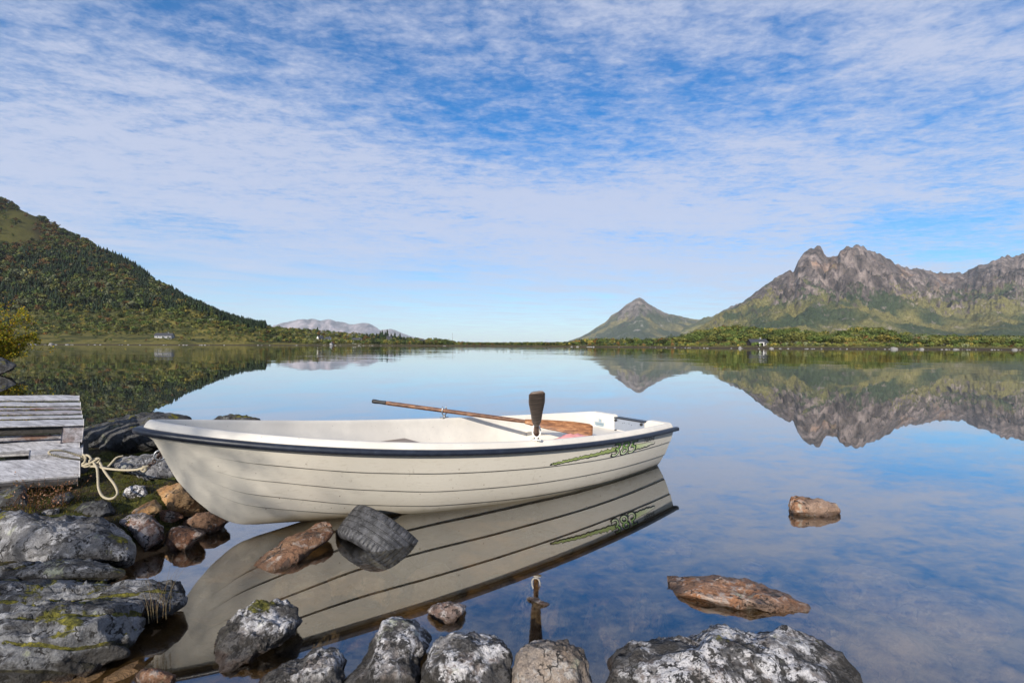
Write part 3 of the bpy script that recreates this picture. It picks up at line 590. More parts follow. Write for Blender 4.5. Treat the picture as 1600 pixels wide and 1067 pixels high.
# ------------------------------------------------------------------ far houses
Mw = flat('white_boarding', (.72, .71, .69), .7, 0, .08, 2); Md = flat('dark_stained_boarding', (.045, .035, .03), .8, 0, .3, 2); Mr = flat('dark_roof', (.035, .036, .042), .7, 0, .2, 2); Mgl = flat('window_glass', (.03, .035, .045), .15); Mgrey = flat('grey_boarding', (.25, .25, .26), .8, 0, .2, 2)
def house(name, px, Y, wpx, hpx, depth, roof, mw, mr, trim, label, cat, rz=0., nwin=2, porch=False, base=None):
    x, y, z = gp(px, Y); L = wpx*Y/F; h = hpx*Y/F; e = empty(name, (x, y, z - .2 if base is None else base), rz); tag(e, label, cat)
    mb = MB(); wl = h*(1 - roof); D = depth
    mb.add([(-L/2, -D/2, -1), (L/2, -D/2, -1), (L/2, D/2, -1), (-L/2, D/2, -1), (-L/2, -D/2, wl), (L/2, -D/2, wl), (L/2, D/2, wl), (-L/2, D/2, wl), (-L/2, 0, h - .05), (L/2, 0, h - .05)],
           [(0, 1, 5, 4), (2, 3, 7, 6), (1, 2, 6, 9, 5), (3, 0, 4, 8, 7)]); mb.build('wall', mw, e, False)
    ov = .35; th = .18; rf = MB()
    for sg in (-1, 1):
        rf.add([(-L/2 - ov, sg*(D/2 + ov), wl - .2*h*roof), (L/2 + ov, sg*(D/2 + ov), wl - .2*h*roof), (L/2 + ov, 0, h), (-L/2 - ov, 0, h), (-L/2 - ov, sg*(D/2 + ov), wl - .2*h*roof + th), (L/2 + ov, sg*(D/2 + ov), wl - .2*h*roof + th), (L/2 + ov, 0, h + th), (-L/2 - ov, 0, h + th)], [(0, 1, 2, 3), (4, 7, 6, 5), (0, 4, 5, 1), (0, 3, 7, 4), (1, 5, 6, 2)])
    ro = rf.build('roof', mr, e, False); MB().box((L*.22, D*.1, h + .35), (.5, .5, .9)).build('chimney', Mgrey, ro, False)
    for k in range(nwin):
        xx = -L/2 + L*(k + .6)/(nwin + .2); f_ = MB().box((xx, -D/2 - .05, wl*.55), (min(1.5, L/nwin*.6), .1, wl*.55)).build('window', trim, e, False)
        MB().box((xx, -D/2 - .11, wl*.55), (min(1.2, L/nwin*.48), .06, wl*.42)).build('pane', Mgl, f_, False)
    if porch:
        pb = MB(); pb.box((L*.02, -D/2 - 1.2, wl*.98), (L*.3, 2.4, .2)).box((-L*.11, -D/2 - 2.2, wl*.45), (.25, .25, wl)).box((L*.14, -D/2 - 2.2, wl*.45), (.25, .25, wl)); pb.build('porch', Mw, e, False)
    return e
house('cabin', 257, 398, 24, 8, 5, .45, Mgrey, Mr, Mw, 'low grey cabin with long roof on the left meadow', 'cabin', .15, 3)
house('house', 500, 520, 8, 8, 5, .45, Mw, Mr, Mw, 'white house with gable, left of the pair across the lake', 'house', .9, 2)
house('house', 513, 515, 8, 8, 6, .4, Mw, Mr, Mw, 'smaller white house, right of the pair across the lake', 'house', -.3, 1)
house('house', 558, 500, 14, 9, 7, .55, Mw, Mr, Mw, 'white house under a broad dark roof across the lake', 'house', .1, 2)
house('house', 608, 545, 7, 9, 6, .5, Mgrey, Mr, Mw, 'grey house half hidden below the far spruce clump', 'house', .4, 1)
house('house', 658, 520, 10, 7, 6, .5, Mw, Mr, Mw, 'pale house among dark bushes right of the spruce clump', 'house', -.6, 1)
house('cabin', 1183, 226, 24, 10, 6, .5, Md, Mr, Mw, 'dark brown cabin with white trim on the right far shore', 'cabin', -.12, 3, True, base=1.2)
house('boathouse', 518, 428, 4, 3.6, 2.2, .4, Mgrey, Mr, Mw, 'tiny grey boathouse at the far waterline', 'boathouse', 1.3, 1, base=.4)
x, y, z = gp(707, 560); mb = MB().tube([(x, y, z), (x, y, z + 11)], .18, 6); tag(mb.build('radio_mast', M['steel']), 'thin mast standing above the low far shore', 'mast')

# ------------------------------------------------------------------ haze
hz = NT('haze'); pv = hz.n('ShaderNodeVolumePrincipled'); hz.put(pv.inputs['Color'], (.80, .90, 1.0)); pv.inputs['Density'].default_value = HAZE; pv.inputs['Anisotropy'].default_value = .1
hz.t.links.new(pv.outputs[0], hz.out.inputs['Volume'])
if HAZE:
    o = mk('haze', [(x, y, z) for x in (-24500, 24500) for y in (-24500, 24500) for z in (-6, 1600)], [[0, 1, 3, 2], [4, 6, 7, 5], [0, 4, 5, 1], [2, 3, 7, 6], [0, 2, 6, 4], [1, 5, 7, 3]], hz.m, smooth=False); tag(o, kind='stuff')
# ------------------------------------------------------------------ rocks
import bmesh
def ico(n):
    bm = bmesh.new(); bmesh.ops.create_icosphere(bm, subdivisions=n, radius=1); V = np.array([v.co[:] for v in bm.verts]); Fc = [[v.index for v in f.verts] for f in bm.faces]; bm.free(); return V, Fc
ICO = {n: ico(n) for n in (4, 5, 6)}
def S(sc, ox, oy, *p):
    a = np.array(p, float).reshape(-1, 2)/sc; return a + [ox, oy]
NR = [0]
def rock(label, poly, mat, z0=0.0, base=None, thick=.75, tilt=.35, ext=.45, cuts=7, cutd=.80, sub=5, rough=1.0, back=.55, flat_z=None, slab=.16, name='rock', group=None, strata=0):
    """a solid boulder: star shaped outline given its own distance, real size and thickness, then chipped and eroded"""
    NR[0] += 1; sd = NR[0]; r = np.random.default_rng(sd*13 + 1)
    U, Fc = ICO[sub]; poly = np.array(poly, float); base = poly[:, 1].max() if base is None else base
    cx, cy = (poly.max(0) + poly.min(0))/2
    th = np.arctan2(poly[:, 1] - cy, poly[:, 0] - cx)
    # radius of the outline along each direction
    A = np.linspace(-math.pi, math.pi, 361); Rr = np.zeros(361); pa = poly; pb = np.roll(poly, -1, 0)
    for i, a in enumerate(A):
        d = np.array([math.cos(a), math.sin(a)]); e = pb - pa; den = d[0]*e[:, 1] - d[1]*e[:, 0]; den = np.where(abs(den) < 1e-9, 1e-9, den)
        w = pa - [cx, cy]; tt = (w[:, 0]*e[:, 1] - w[:, 1]*e[:, 0])/den; ss = (w[:, 0]*d[1] - w[:, 1]*d[0])/den
        ok = (tt > 0) & (ss >= -1e-6) & (ss <= 1 + 1e-6); Rr[i] = tt[ok].max() if ok.any() else 1
    Rr = np.convolve(np.r_[Rr[-6:-1], Rr, Rr[1:6]], np.ones(5)/5, 'same')[5:-5]
    ang = np.arctan2(-U[:, 2], U[:, 0]); rho = np.hypot(U[:, 0], U[:, 2]); R = np.interp(ang, A, Rr)*rho
    dn = np.maximum(np.sin(ang), 0); R = R*(1 + ext*dn**2)
    px = cx + R*np.cos(ang); py = cy + R*np.sin(ang)
    W = (poly[:, 0].max() - poly[:, 0].min())
    db = depth_of(base, cx, z0); wm = W*db/F
    hm = (base - poly[:, 1].min())*db/F
    if flat_z is not None:                       # broad slab lying on the shore: outline on its own level
        g = ground(px, py, flat_z); P = g + np.array([0, 0, 1.])*(U[:, 1]*slab)[:, None]
        size = wm
    else:
        T = thick*min(wm, 1.8*hm)*.5
        tf = min(.9, tilt*H/db); dp = np.clip(ground(px, np.maximum(py, yh(px) + 8), z0)[:, 1] - db, -.6*wm, 2.5*wm)
        dep = db + T*back + U[:, 1]*T + tf*dp
        P = at(px, py, dep); size = 2*T
    ctr = P.mean(0); Q = P - ctr; s = (Q.max(0) - Q.min(0))/2
    for k in range(cuts):
        n = r.normal(size=3); n /= np.linalg.norm(n); n = n/np.linalg.norm(n*s)
        lim = r.uniform(cutd, .98); d = Q @ (n)
        over = np.maximum(d - lim, 0); nn = n/(n @ n); Q = Q - over[:, None]*nn*.9
    sz = np.cbrt(np.prod(2*s)); N = Q/(s**2); N /= np.linalg.norm(N, axis=1)[:, None] + 1e-9
    q = Q/sz; o = r.uniform(0, 50, 3)
    d = .050*fbm(q*1.8 + o, 3, seed=sd) + .030*(ridged(q*3.2 + o, 4, .5, sd + 3) - 1.1) + .020*fbm(q*9 + o, 4, .65, seed=sd + 5) - .016*np.clip(ridged(q*7 + o, 3, .5, sd + 8) - 1.25, 0, 1)
    Q = Q + N*(d*sz*rough)[:, None]
    tn = None
    if strata:                                   # bedding cracks across the slab
        c_ = (Q[:, 1]*.9 - Q[:, 0]*.10 + Q[:, 2]*1.2)/strata + .55*fbm((Q + ctr)*2.2, 3, seed=sd + 9) + sd*.37
        fr_g = np.abs(c_ - np.round(c_)); g_ = np.exp(-(fr_g/.085)**2)*(.55 + .45*np.sign(pnoise((Q + ctr)*1.3, sd)))
        Q = Q - N*(g_*.018)[:, None] + N*((np.mod(np.round(c_)*.618, 1) - .5)*.018)[:, None]; tn = np.repeat((g_*.98)[:, None], 3, 1)
    loc = ctr; o_ = mk(name, Q, Fc, M[mat], tint=tn); o_.location = loc
    tag(o_, label, 'rock', group); return o_
c5 = lambda *p: S(4, 0, 600, *p); c6 = lambda *p: S(3.262, 0, 740, *p); c3 = lambda *p: S(3.636, 320, 880, *p)
c4 = lambda *p: S(4, 660, 860, *p); cb = lambda *p: S(3.478, 900, 880, *p); cs = lambda *p: S(3.2625, 1200, 740, *p); c2 = lambda *p: S(5.714, 380, 780, *p)
px_ = lambda *p: np.array(p, float).reshape(-1, 2)
# behind and beside the jetty
rock('big dark mossy boulder between the jetty and the bow of the boat', c5(470, 300, 600, 255, 700, 230, 800, 205, 880, 190, 1000, 180, 1150, 186, 1210, 213, 1200, 300, 1100, 420, 1000, 450, 800, 470, 600, 470, 500, 460), 'rock_dark', .10, 722, 1.3, .1, sub=6, rough=.9, cuts=2)
rock('low dark rock top peeping over the far gunwale of the boat', px_(325, 660, 336, 652, 350, 648.5, 372, 648, 395, 650, 415, 656, 412, 672, 330, 674), 'rock_dark', 0, 676, .8, .15)
rock('pale grey lichened slab beneath the mooring chain', c5(690, 520, 720, 490, 780, 455, 950, 435, 1020, 440, 1100, 480, 1150, 600, 1060, 660, 950, 640, 860, 590, 780, 550), 'rock_grey', .12, 766, .7, .6, sub=6)
rock('small white crusted stone in the moss below the hanging rope loop', c5(765, 690, 790, 645, 850, 628, 905, 645, 925, 690, 890, 730, 820, 735), 'rock_white', .16, 784, .8, .4)
rock('square ochre stone propped against the bow', c5(968, 680, 1010, 650, 1140, 616, 1190, 650, 1260, 730, 1300, 785, 1240, 830, 1150, 810, 1020, 785, 988, 730), 'rock_tan', .08, 806, .8, .4, cuts=12, cutd=.70)
rock('small red brown stone wedged below the ochre stone', c5(945, 815, 1000, 785, 1130, 788, 1150, 830, 1050, 890, 985, 880), 'rock_brown', .05, 822, .9, .4, cuts=10, cutd=.72)
rock('dull tan stone leaning behind the grey and rust one', c6(670, 200, 700, 175, 790, 133, 825, 160, 820, 190, 770, 215, 740, 230), 'rock_tan', .12, 815, .8, .5, cuts=9, cutd=.74)
rock('long grey and rust coloured stone at the edge of the pool', c6(595, 245, 650, 215, 730, 200, 775, 208, 833, 270, 832, 330, 790, 380, 740, 380, 690, 320, 640, 280), 'rock_pink', .02, 858, .85, .4, cuts=9, cutd=.76)
rock('brown wedge shaped stone with its foot in the pool', c6(833, 378, 852, 290, 900, 266, 1000, 272, 1052, 305, 1000, 345, 940, 385, 870, 400), 'rock_brown', 0, 859, .8, .3, cuts=10, cutd=.75)
rock('dark wet rock tucked under the forefoot of the boat', c6(915, 255, 1000, 200, 1080, 190, 1180, 235, 1130, 280, 1050, 310, 960, 285), 'rock_brown', 0, 834, .8, .4)
rock('long grey lichened boulder above the two slabs', c6(-120, 200, 0, 185, 100, 188, 200, 213, 350, 223, 500, 228, 580, 258, 650, 300, 690, 350, 693, 400, 670, 450, 620, 470, 500, 460, 350, 450, 200, 455, 0, 460, -120, 440), 'rock_grey', .06, 888, .7, .6, sub=6, cuts=5)
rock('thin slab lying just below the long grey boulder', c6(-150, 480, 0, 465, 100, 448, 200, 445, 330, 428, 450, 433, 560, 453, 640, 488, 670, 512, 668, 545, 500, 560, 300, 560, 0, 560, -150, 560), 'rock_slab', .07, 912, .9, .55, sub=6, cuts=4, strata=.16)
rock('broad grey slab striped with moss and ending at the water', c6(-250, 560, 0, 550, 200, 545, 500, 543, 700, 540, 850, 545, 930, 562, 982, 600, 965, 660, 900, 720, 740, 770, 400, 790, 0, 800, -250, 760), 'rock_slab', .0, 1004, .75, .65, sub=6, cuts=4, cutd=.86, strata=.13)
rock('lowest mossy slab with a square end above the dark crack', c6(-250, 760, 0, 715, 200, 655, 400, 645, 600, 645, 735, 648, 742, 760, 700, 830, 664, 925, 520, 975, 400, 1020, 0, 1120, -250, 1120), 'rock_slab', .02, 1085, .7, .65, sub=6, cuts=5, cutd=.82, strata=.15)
rock('small speckled brown stone at the foot of the lowest slab', c6(685, 1030, 720, 993, 800, 992, 900, 1028, 880, 1070, 700, 1080), 'rock_brown', 0, 1070, .8, .4)
rock('blue grey rock beside the heather under the jetty', c5(-60, 690, 0, 665, 130, 632, 172, 665, 185, 780, 100, 810, -60, 810), 'rock_dark', .16, 803, .8, .5)
rock('dark pitted rock between the heather and the long grey boulder', c5(430, 810, 520, 750, 640, 722, 692, 740, 725, 840, 620, 870, 480, 850), 'rock_dark', .14, 815, .8, .5)
rock('little dark stone half sunk in moss under the jetty end', c5(315, 720, 350, 690, 440, 675, 460, 710, 420, 740, 340, 745), 'rock_dark', .20, 787, .8, .5)
rock('thin brown stone chip lying in the moss', c5(235, 805, 300, 785, 372, 775, 365, 815, 260, 825), 'rock_grey', .18, 806, .8, .6)
# in the pool and along the front
rock('rust red elongated rock lying in the water beside the tyre', c2(60, 600, 200, 500, 300, 430, 400, 350, 560, 270, 740, 193, 795, 220, 812, 290, 760, 370, 600, 470, 400, 580, 250, 668, 140, 680), 'rock_brown', 0, 893, .5, 1.3, ext=.3, cuts=6, back=.75)
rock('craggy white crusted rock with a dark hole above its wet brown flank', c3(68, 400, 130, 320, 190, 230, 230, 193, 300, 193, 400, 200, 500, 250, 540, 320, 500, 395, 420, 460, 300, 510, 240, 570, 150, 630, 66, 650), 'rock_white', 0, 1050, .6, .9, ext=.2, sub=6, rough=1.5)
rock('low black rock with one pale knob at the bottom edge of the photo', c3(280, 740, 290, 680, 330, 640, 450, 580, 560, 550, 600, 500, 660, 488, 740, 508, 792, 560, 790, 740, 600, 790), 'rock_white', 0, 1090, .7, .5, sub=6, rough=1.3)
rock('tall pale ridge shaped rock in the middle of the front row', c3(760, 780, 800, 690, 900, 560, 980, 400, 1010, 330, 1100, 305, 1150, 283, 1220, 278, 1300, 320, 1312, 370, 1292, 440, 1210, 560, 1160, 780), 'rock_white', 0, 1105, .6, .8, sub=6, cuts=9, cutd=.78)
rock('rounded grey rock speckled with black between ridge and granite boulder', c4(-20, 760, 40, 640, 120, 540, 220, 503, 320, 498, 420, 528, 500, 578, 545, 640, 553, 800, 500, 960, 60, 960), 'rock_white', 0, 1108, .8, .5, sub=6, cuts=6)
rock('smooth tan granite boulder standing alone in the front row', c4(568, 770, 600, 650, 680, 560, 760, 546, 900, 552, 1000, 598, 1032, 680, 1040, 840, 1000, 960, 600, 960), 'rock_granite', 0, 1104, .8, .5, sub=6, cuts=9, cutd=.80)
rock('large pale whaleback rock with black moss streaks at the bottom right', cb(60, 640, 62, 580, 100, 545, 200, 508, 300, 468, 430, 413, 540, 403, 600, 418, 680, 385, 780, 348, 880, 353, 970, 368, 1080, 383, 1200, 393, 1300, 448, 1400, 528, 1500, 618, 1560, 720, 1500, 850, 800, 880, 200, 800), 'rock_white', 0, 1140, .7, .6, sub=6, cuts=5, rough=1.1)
rock('small reddish rock just above the ridge shaped rock', c3(1258, 270, 1300, 230, 1400, 220, 1492, 235, 1475, 290, 1400, 338, 1300, 315), 'rock_pink', 0, 973, .9, .6, ext=.3)
rock('flat rust and grey rock breaking the surface right of centre', np.array([1157, 934]) + np.array([1.16, 1.12])*(-np.array([1157, 934]) + cb(452, 108, 560, 84, 800, 83, 930, 108, 1100, 158, 1250, 208, 1322, 252, 1318, 280, 1220, 298, 1100, 278, 950, 240, 800, 228, 620, 188, 540, 160)), 'rock_rust', 0, 962, .8, 2.2, ext=.35, cuts=7, cutd=.8, back=.5)
rock('lone rusty grey rock standing clear in the open water', cs(83, 190, 90, 133, 130, 119, 260, 128, 330, 150, 382, 172, 376, 195, 340, 207, 330, 235, 250, 218, 180, 207, 110, 205), 'rock_rust', 0, 806, .7, .5, ext=.3, cuts=10, cutd=.74, sub=6)
rock('thin sliver of rock showing below the oar reflection', c4(640, 292, 700, 288, 800, 330, 806, 357, 760, 345, 700, 322), 'rock_pink', 0, 948, .8, 1.5, ext=.3)
rock('grey shore rock under the yellowing birch bush', px_(-80, 575, -40, 562, 0, 559, 12, 562, 22, 567, 28, 570, 18, 578, 0, 584, -60, 592), 'rock_dark', 0, 586, .8, .5)
rock('grey waterside rock behind the one below the birch bush', px_(-190, 580, -120, 555, -60, 552, -20, 560, -10, 572, -80, 585), 'rock_dark', 0, 583, .8, .5)
# stones on the bottom, seen through the water
sub_ = [('drowned round stone below the oar reflection', 942, 975, 66, 92, -.07), ('drowned angular stone left of the flat rust rock', 1012, 952, 50, 56, -.05), ('drowned pinkish stone right of the thin sliver', 865, 952, 50, 46, -.06),
        ('drowned pale stone under the small reddish rock', 712, 985, 70, 52, -.06), ('drowned wide stone beneath the flat rust rock', 1190, 958, 250, 60, -.05), ('drowned pointed stone near the granite boulder', 808, 990, 34, 40, -.06),
        ('drowned dark stone by the black pale knobbed rock', 470, 905, 110, 44, -.05), ('drowned brown slab below the tyre', 560, 905, 120, 30, -.06), ('drowned stone behind the rust red rock', 400, 845, 90, 40, -.05),
        ('drowned broad stone out from the whaleback rock', 1390, 985, 130, 90, -.12), ('drowned tan stone between whaleback and right edge', 1480, 930, 160, 60, -.16), ('drowned stone below the lone rusty grey rock', 1360, 900, 120, 50, -.16), ('drowned stone in the far right corner of the pool', 1540, 1035, 140, 70, -.16),
        ('drowned small stone beside the sliver of rock', 826, 925, 50, 28, -.06), ('drowned yellowish stone by the hole riddled rock', 500, 985, 60, 26, -.05)]
for lab, x, y, wx, hy, zt in sub_:
    g = ground(x, y, zt - .03); a = wx*g[1]/F/2; b = hy*g[1]**2/(F*(H - zt))/2; V, Fc = lump(int(x), 4, .22)
    V = V*np.array([a, b, .12]) + .02*fbm(V*5, 3, seed=int(y))[:, None]*np.array([a, b, .1])/a
    o = mk('rock', V, Fc, M['rock_sub']); o.location = g - [0, 0, .10]; tag(o, lab, 'rock')
rr = np.random.default_rng(5); SUBM = []
for s_ in range(5):
    V, Fc = lump(60 + s_, 4, .3); me = mesh('stone', V*[1, 1, .6], Fc); me.materials.append(M['rock_sub']); SUBM.append(me)
for i in range(30):
    x = rr.uniform(-1.6, 3.2); y = rr.uniform(1.35, 4.6); z = near_z(np.array([x]), np.array([y]))[0]
    if z > -.12: continue
    s_ = rr.uniform(.05, .17); o = inst('rock', SUBM[rr.integers(5)], (x, y, z), s_, rr.uniform(0, 6), rr.uniform(1, 1.7), 'dim brown stone lying on the lake bed under clear water', 'rock', 'stones on the lake bed')

# ------------------------------------------------------------------ the rowing boat
BX, BY, AL, BL = -1.9589, 2.6127, .6227, 3.85
Kx = np.array([math.cos(AL), math.sin(AL)]); Nx = np.array([-Kx[1], Kx[0]])
def Bw(x): s = np.clip(np.asarray(x, float)/BL, 0, 1.02); return .7048*s**.55 + .9913*s - 1.4099*s**2 + .2159*s**3
def ZR(x): s = np.asarray(x, float)/BL; return .6329 - .6978*s + .5478*s**2 - .1432*s**3
ks = np.array([(0, .633), (.049, .587), (.094, .487), (.149, .364), (.231, .243), (.315, .148), (.402, .081), (.459, .052), (.543, .034), (.684, .016), (1, -.03), (1.5, -.075), (2.2, -.1), (3, -.1), (3.9, -.085)])
ms = np.array([(0, 1.05), (.5, .85), (.98, .70), (1.41, .41), (1.74, .317), (2.12, .247), (2.59, .194), (3.08, .185), (3.5, .21), (3.9, .235)])
xd = np.linspace(0, 3.9, 400)
def smooth_tab(T, w):
    y = np.interp(xd, T[:, 0], T[:, 1]); k = np.ones(w)/w; yp = np.convolve(np.r_[np.full(w, y[0]), y, np.full(w, y[-1])], k, 'same')[w:-w]; return yp
mt_ = smooth_tab(ms, 31); kt_ = np.where(xd < .7, np.interp(xd, ks[:, 0], ks[:, 1]), smooth_tab(ks, 21))
ZKf = lambda x: np.interp(x, xd, kt_); Mf = lambda x: np.interp(x, xd, mt_)
STR = [[(0, .34), (.41, .308), (.66, .231), (.96, .158), (1.5, .12), (3.9, .10)], [(0, .48), (.35, .456), (.56, .421), (1.04, .301), (1.45, .273), (1.7, .265), (3.9, .235)],
       [(0, .64), (.3, .63), (.55, .615), (1, .534), (1.4, .5), (2.2, .495), (2.9, .49), (3.9, .465)], [(0, .83), (.3, .822), (.54, .815), (.98, .767), (1.4, .757), (2.3, .747), (2.83, .739), (3.9, .765)]]
STR = [np.interp(xd, *np.array(a).T) for a in STR]; STR = [np.convolve(np.r_[np.full(25, a[0]), a, np.full(25, a[-1])], np.ones(25)/25, 'same')[25:-25] for a in STR]
def hullp(x, ze): return Bw(x)*ze**Mf(x), ZKf(x) + (ZR(x) - ZKf(x))*ze
def to_local(P): q = P[..., :2] - [BX, BY]; return np.stack([q @ Kx, q @ Nx, P[..., 2]], -1)
def to_world(p): p = np.asarray(p, float); return np.array([BX + p[0]*Kx[0] + p[1]*Nx[0], BY + p[0]*Kx[1] + p[1]*Nx[1], p[2]])
def on_x(px, py, xl):       # where the sight line meets the plane x = xl across the boat
    d = ray(px, py); tt = (xl + Kx @ np.array([BX, BY]))/(d[:2] @ Kx); return to_local(np.array([0, 0, H]) + d*tt)
boat = empty('rowing_boat', (BX, BY, 0), AL)
tag(boat, 'cream white rowing boat with navy rubbing strip moored by the shore', 'boat')
xst = np.unique(np.r_[BL*np.linspace(0, 1, 80)**1.7, BL]); nx_ = len(xst)
levels = [np.zeros_like(xd)] + STR + [np.ones_like(xd)]
rows = []
for k in range(5):
    n = [9, 6, 6, 7, 7][k]
    for i, f in enumerate(np.r_[0, .030, .036, np.linspace(0, 1, n)[1:-1], .988, 1] if k else np.linspace(0, 1, n)):
        ff = f**2.2 if k == 0 else f
        off = .0065*(1 - f) if k > 0 else .0
        lap_shade = 1.0 if (k > 0 and i <= 1) else 0.0  # lap groove rows coloured dark to carry the shadow line
        rows.append((k, ff, off, lap_shade))
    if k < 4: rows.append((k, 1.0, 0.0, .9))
HV = []; HT = []
fade = sstep(.22, .60, xst)
for sg in (-1, 1):
    for (k, f, off, lap_shade) in rows:
        z0 = np.interp(xst, xd, levels[k]); z1 = np.interp(xst, xd, levels[k + 1]); ze = z0 + (z1 - z0)*f
        y, z = hullp(xst, ze); y = np.where(xst <= 0, 0, y) + off*fade*np.minimum(1, y/.05); xx = xst - .05*(1 - ze)*(xst/BL)**10
        HV.append(np.c_[xx, sg*y, z - off*.2*fade]); HT.append(np.c_[lap_shade*fade, 0*xst, 0*xst])
nr = len(rows); G = quads(nr, nx_); HF = np.vstack([G, G[:, ::-1] + nr*nx_]).tolist()
last = nx_ - 1
HF += [[i*nx_ + last, (i + 1)*nx_ + last, (nr + i + 1)*nx_ + last, (nr + i)*nx_ + last] for i in range(nr - 1)]
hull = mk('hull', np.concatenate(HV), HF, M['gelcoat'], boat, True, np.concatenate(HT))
sm = hull.data; sm.set_sharp_from_angle(angle=R_(28)) if hasattr(sm, 'set_sharp_from_angle') else None
# gunwale and inner shell
prof = [(0, .000), (-.004, .028), (-.013, .046), (-.021, .058), (-.031, .066), (-.041, .068), (-.048, .062), (-.053, .045), (-.056, .02)]
xi = np.unique(np.r_[BL*np.linspace(0, 1, 70)**1.8]); IV = []; tdir = np.gradient(Bw(xi), xi)
ny_ = 1/np.sqrt(1 + np.minimum(tdir, 30)**2); nxx = np.minimum(tdir, 30)*ny_
nin = 12
for sg in (-1, 1):
    for (d, dzz) in prof:
        y = np.maximum(Bw(xi) + d*ny_, 0); x = np.where(Bw(xi) + d*ny_ < 0, xi - d, xi - d*nxx)
        x = np.minimum(x, BL); IV.append(np.c_[x, sg*y, ZR(xi) + dzz])
    for f in np.linspace(.93, .0, nin):
        zf = np.maximum(ZKf(xi) + .07, .085); ztop = ZR(xi) + .0; z = zf + (ztop - zf)*f; ze = np.clip((z - ZKf(xi))/(ZR(xi) - ZKf(xi)), 0, 1)
        y = np.maximum(Bw(xi)*ze**Mf(xi) - .058, 0); y = np.where(z <= zf + 1e-6, y, y); IV.append(np.c_[np.minimum(xi + .056*np.minimum(1, nxx), BL), sg*y, np.maximum(z, zf)])
ni = len(prof) + nin; G = quads(ni, len(xi)); IF = np.vstack([G[:, ::-1], G + ni*len(xi)]).tolist()
e1 = (ni - 1)*len(xi); e2 = (2*ni - 1)*len(xi); IF += [[e1 + i, e1 + i + 1, e2 + i + 1, e2 + i] for i in range(len(xi) - 1)]
mk('inner_shell', np.concatenate(IV), IF, M['gelcoat_in'], boat)
# rubbing strip all the way round
xr = BL*np.linspace(0, 1, 90)**1.8; nr_y = Bw(xr); path = []
for sg, o_ in ((1, slice(None, None, -1)), (-1, slice(1, None))):
    path.append(np.c_[xr, sg*(nr_y + .004), ZR(xr) + .016][o_])
path = np.vstack(path); path[np.argmin(path[:, 0]), 0] -= .006
path = np.vstack([path[0] + (path[0] - path[1])*.0 + [.028, 0, 0], path, path[-1] + [.028, 0, 0]])
Tn = np.gradient(path, axis=0); Tn /= np.linalg.norm(Tn, axis=1)[:, None]; on_ = np.cross(Tn, [0, 0, 1.]); on_ /= np.linalg.norm(on_, axis=1)[:, None]
if on_[-1, 1] > 0: on_ = -on_
ph = np.arange(14)/14*2*math.pi; RV = np.concatenate([p + o*.012 + o*(.026*np.sign(np.cos(ph))*np.abs(np.cos(ph))**.8)[:, None] + np.array([0, 0, 1.])*(.0185*np.sign(np.sin(ph))*np.abs(np.sin(ph))**.7)[:, None] for p, o in zip(path, on_)])
mk('rub_rail', RV, quads(len(path), 14, True).tolist() + [list(range(14))[::-1], list(range(len(RV) - 14, len(RV)))], M['rubber'], boat)
# transom with motor well
zt = .41; q_ = [(Bw(BL)*ze**Mf(BL), ZKf(BL) + (ZR(BL) - ZKf(BL))*ze) for ze in (.02, .08, .2, .4, .7, 1)]
oy = [-.0] + [y - .012 for y, z in q_]; oz = [ZKf(BL) + .01] + [z for y, z in q_]
pl = [(-y, z) for y, z in zip(oy, oz)] + [(-.482, zt - .012), (-.46, zt), (-.285, zt), (-.262, zt - .008), (-.245, zt - .028), (.140, zt - .030), (.158, zt - .010), (.180, zt), (.46, zt), (.482, zt - .012)] + [(y, z) for y, z in zip(oy, oz)][::-1][:-1]
pl = np.array(pl); n = len(pl); TV = np.vstack([np.c_[np.full(n, 3.772), pl], np.c_[np.full(n, 3.846), pl]])
TF = [list(range(n)), list(range(n, 2*n))[::-1]] + [[i, i + n, (i + 1) % n + n, (i + 1) % n] for i in range(n)]
bevel(mk('transom', TV, TF, M['gelcoat_in'], boat, False), .010, 3, 40)
plate = MB().box((3.767, -.055, .312), (.006, .37, .135)).build('motor_plate', M['plate'], boat, False)
for yy, zz in ((.105, .365), (-.215, .365), (.105, .262), (-.215, .262)):
    MB().tube([(3.768, yy, zz), (3.748, yy, zz)], .013, 12).build('bolt', M['black'], plate, False)
for yy, zz in ((0, .35), (.02, .345), (-.09, .34), (-.06, .352)): MB().tube([(3.765, yy, zz), (3.7625, yy, zz)], .004, 6).build('screw', M['black'], plate, False)
MB().box((3.81, -.05, zt - .024), (.085, .38, .010)).build('well_edging', M['black'], boat, False)
a = on_x(929, 658, 3.77); b = on_x(944, 673, 3.77)
st = MB().box((3.7695, (a[1] + b[1])/2, (a[2] + b[2])/2), (.003, abs(a[1] - b[1]), abs(a[2] - b[2]))).build('label_plate', M['sticker'], boat, False)
for k in range(3): MB().box((3.7672, (a[1] + b[1])/2 - .005, b[2] + .018 + .022*k), (.002, abs(a[1] - b[1])*.7, .010)).build('print_line', M['sticker_b'], st, False)
MB().box((3.7695, (a[1] + b[1])/2 - .01, a[2] + .018), (.003, .04, .03)).build('label_tab', M['sticker'], boat, False)
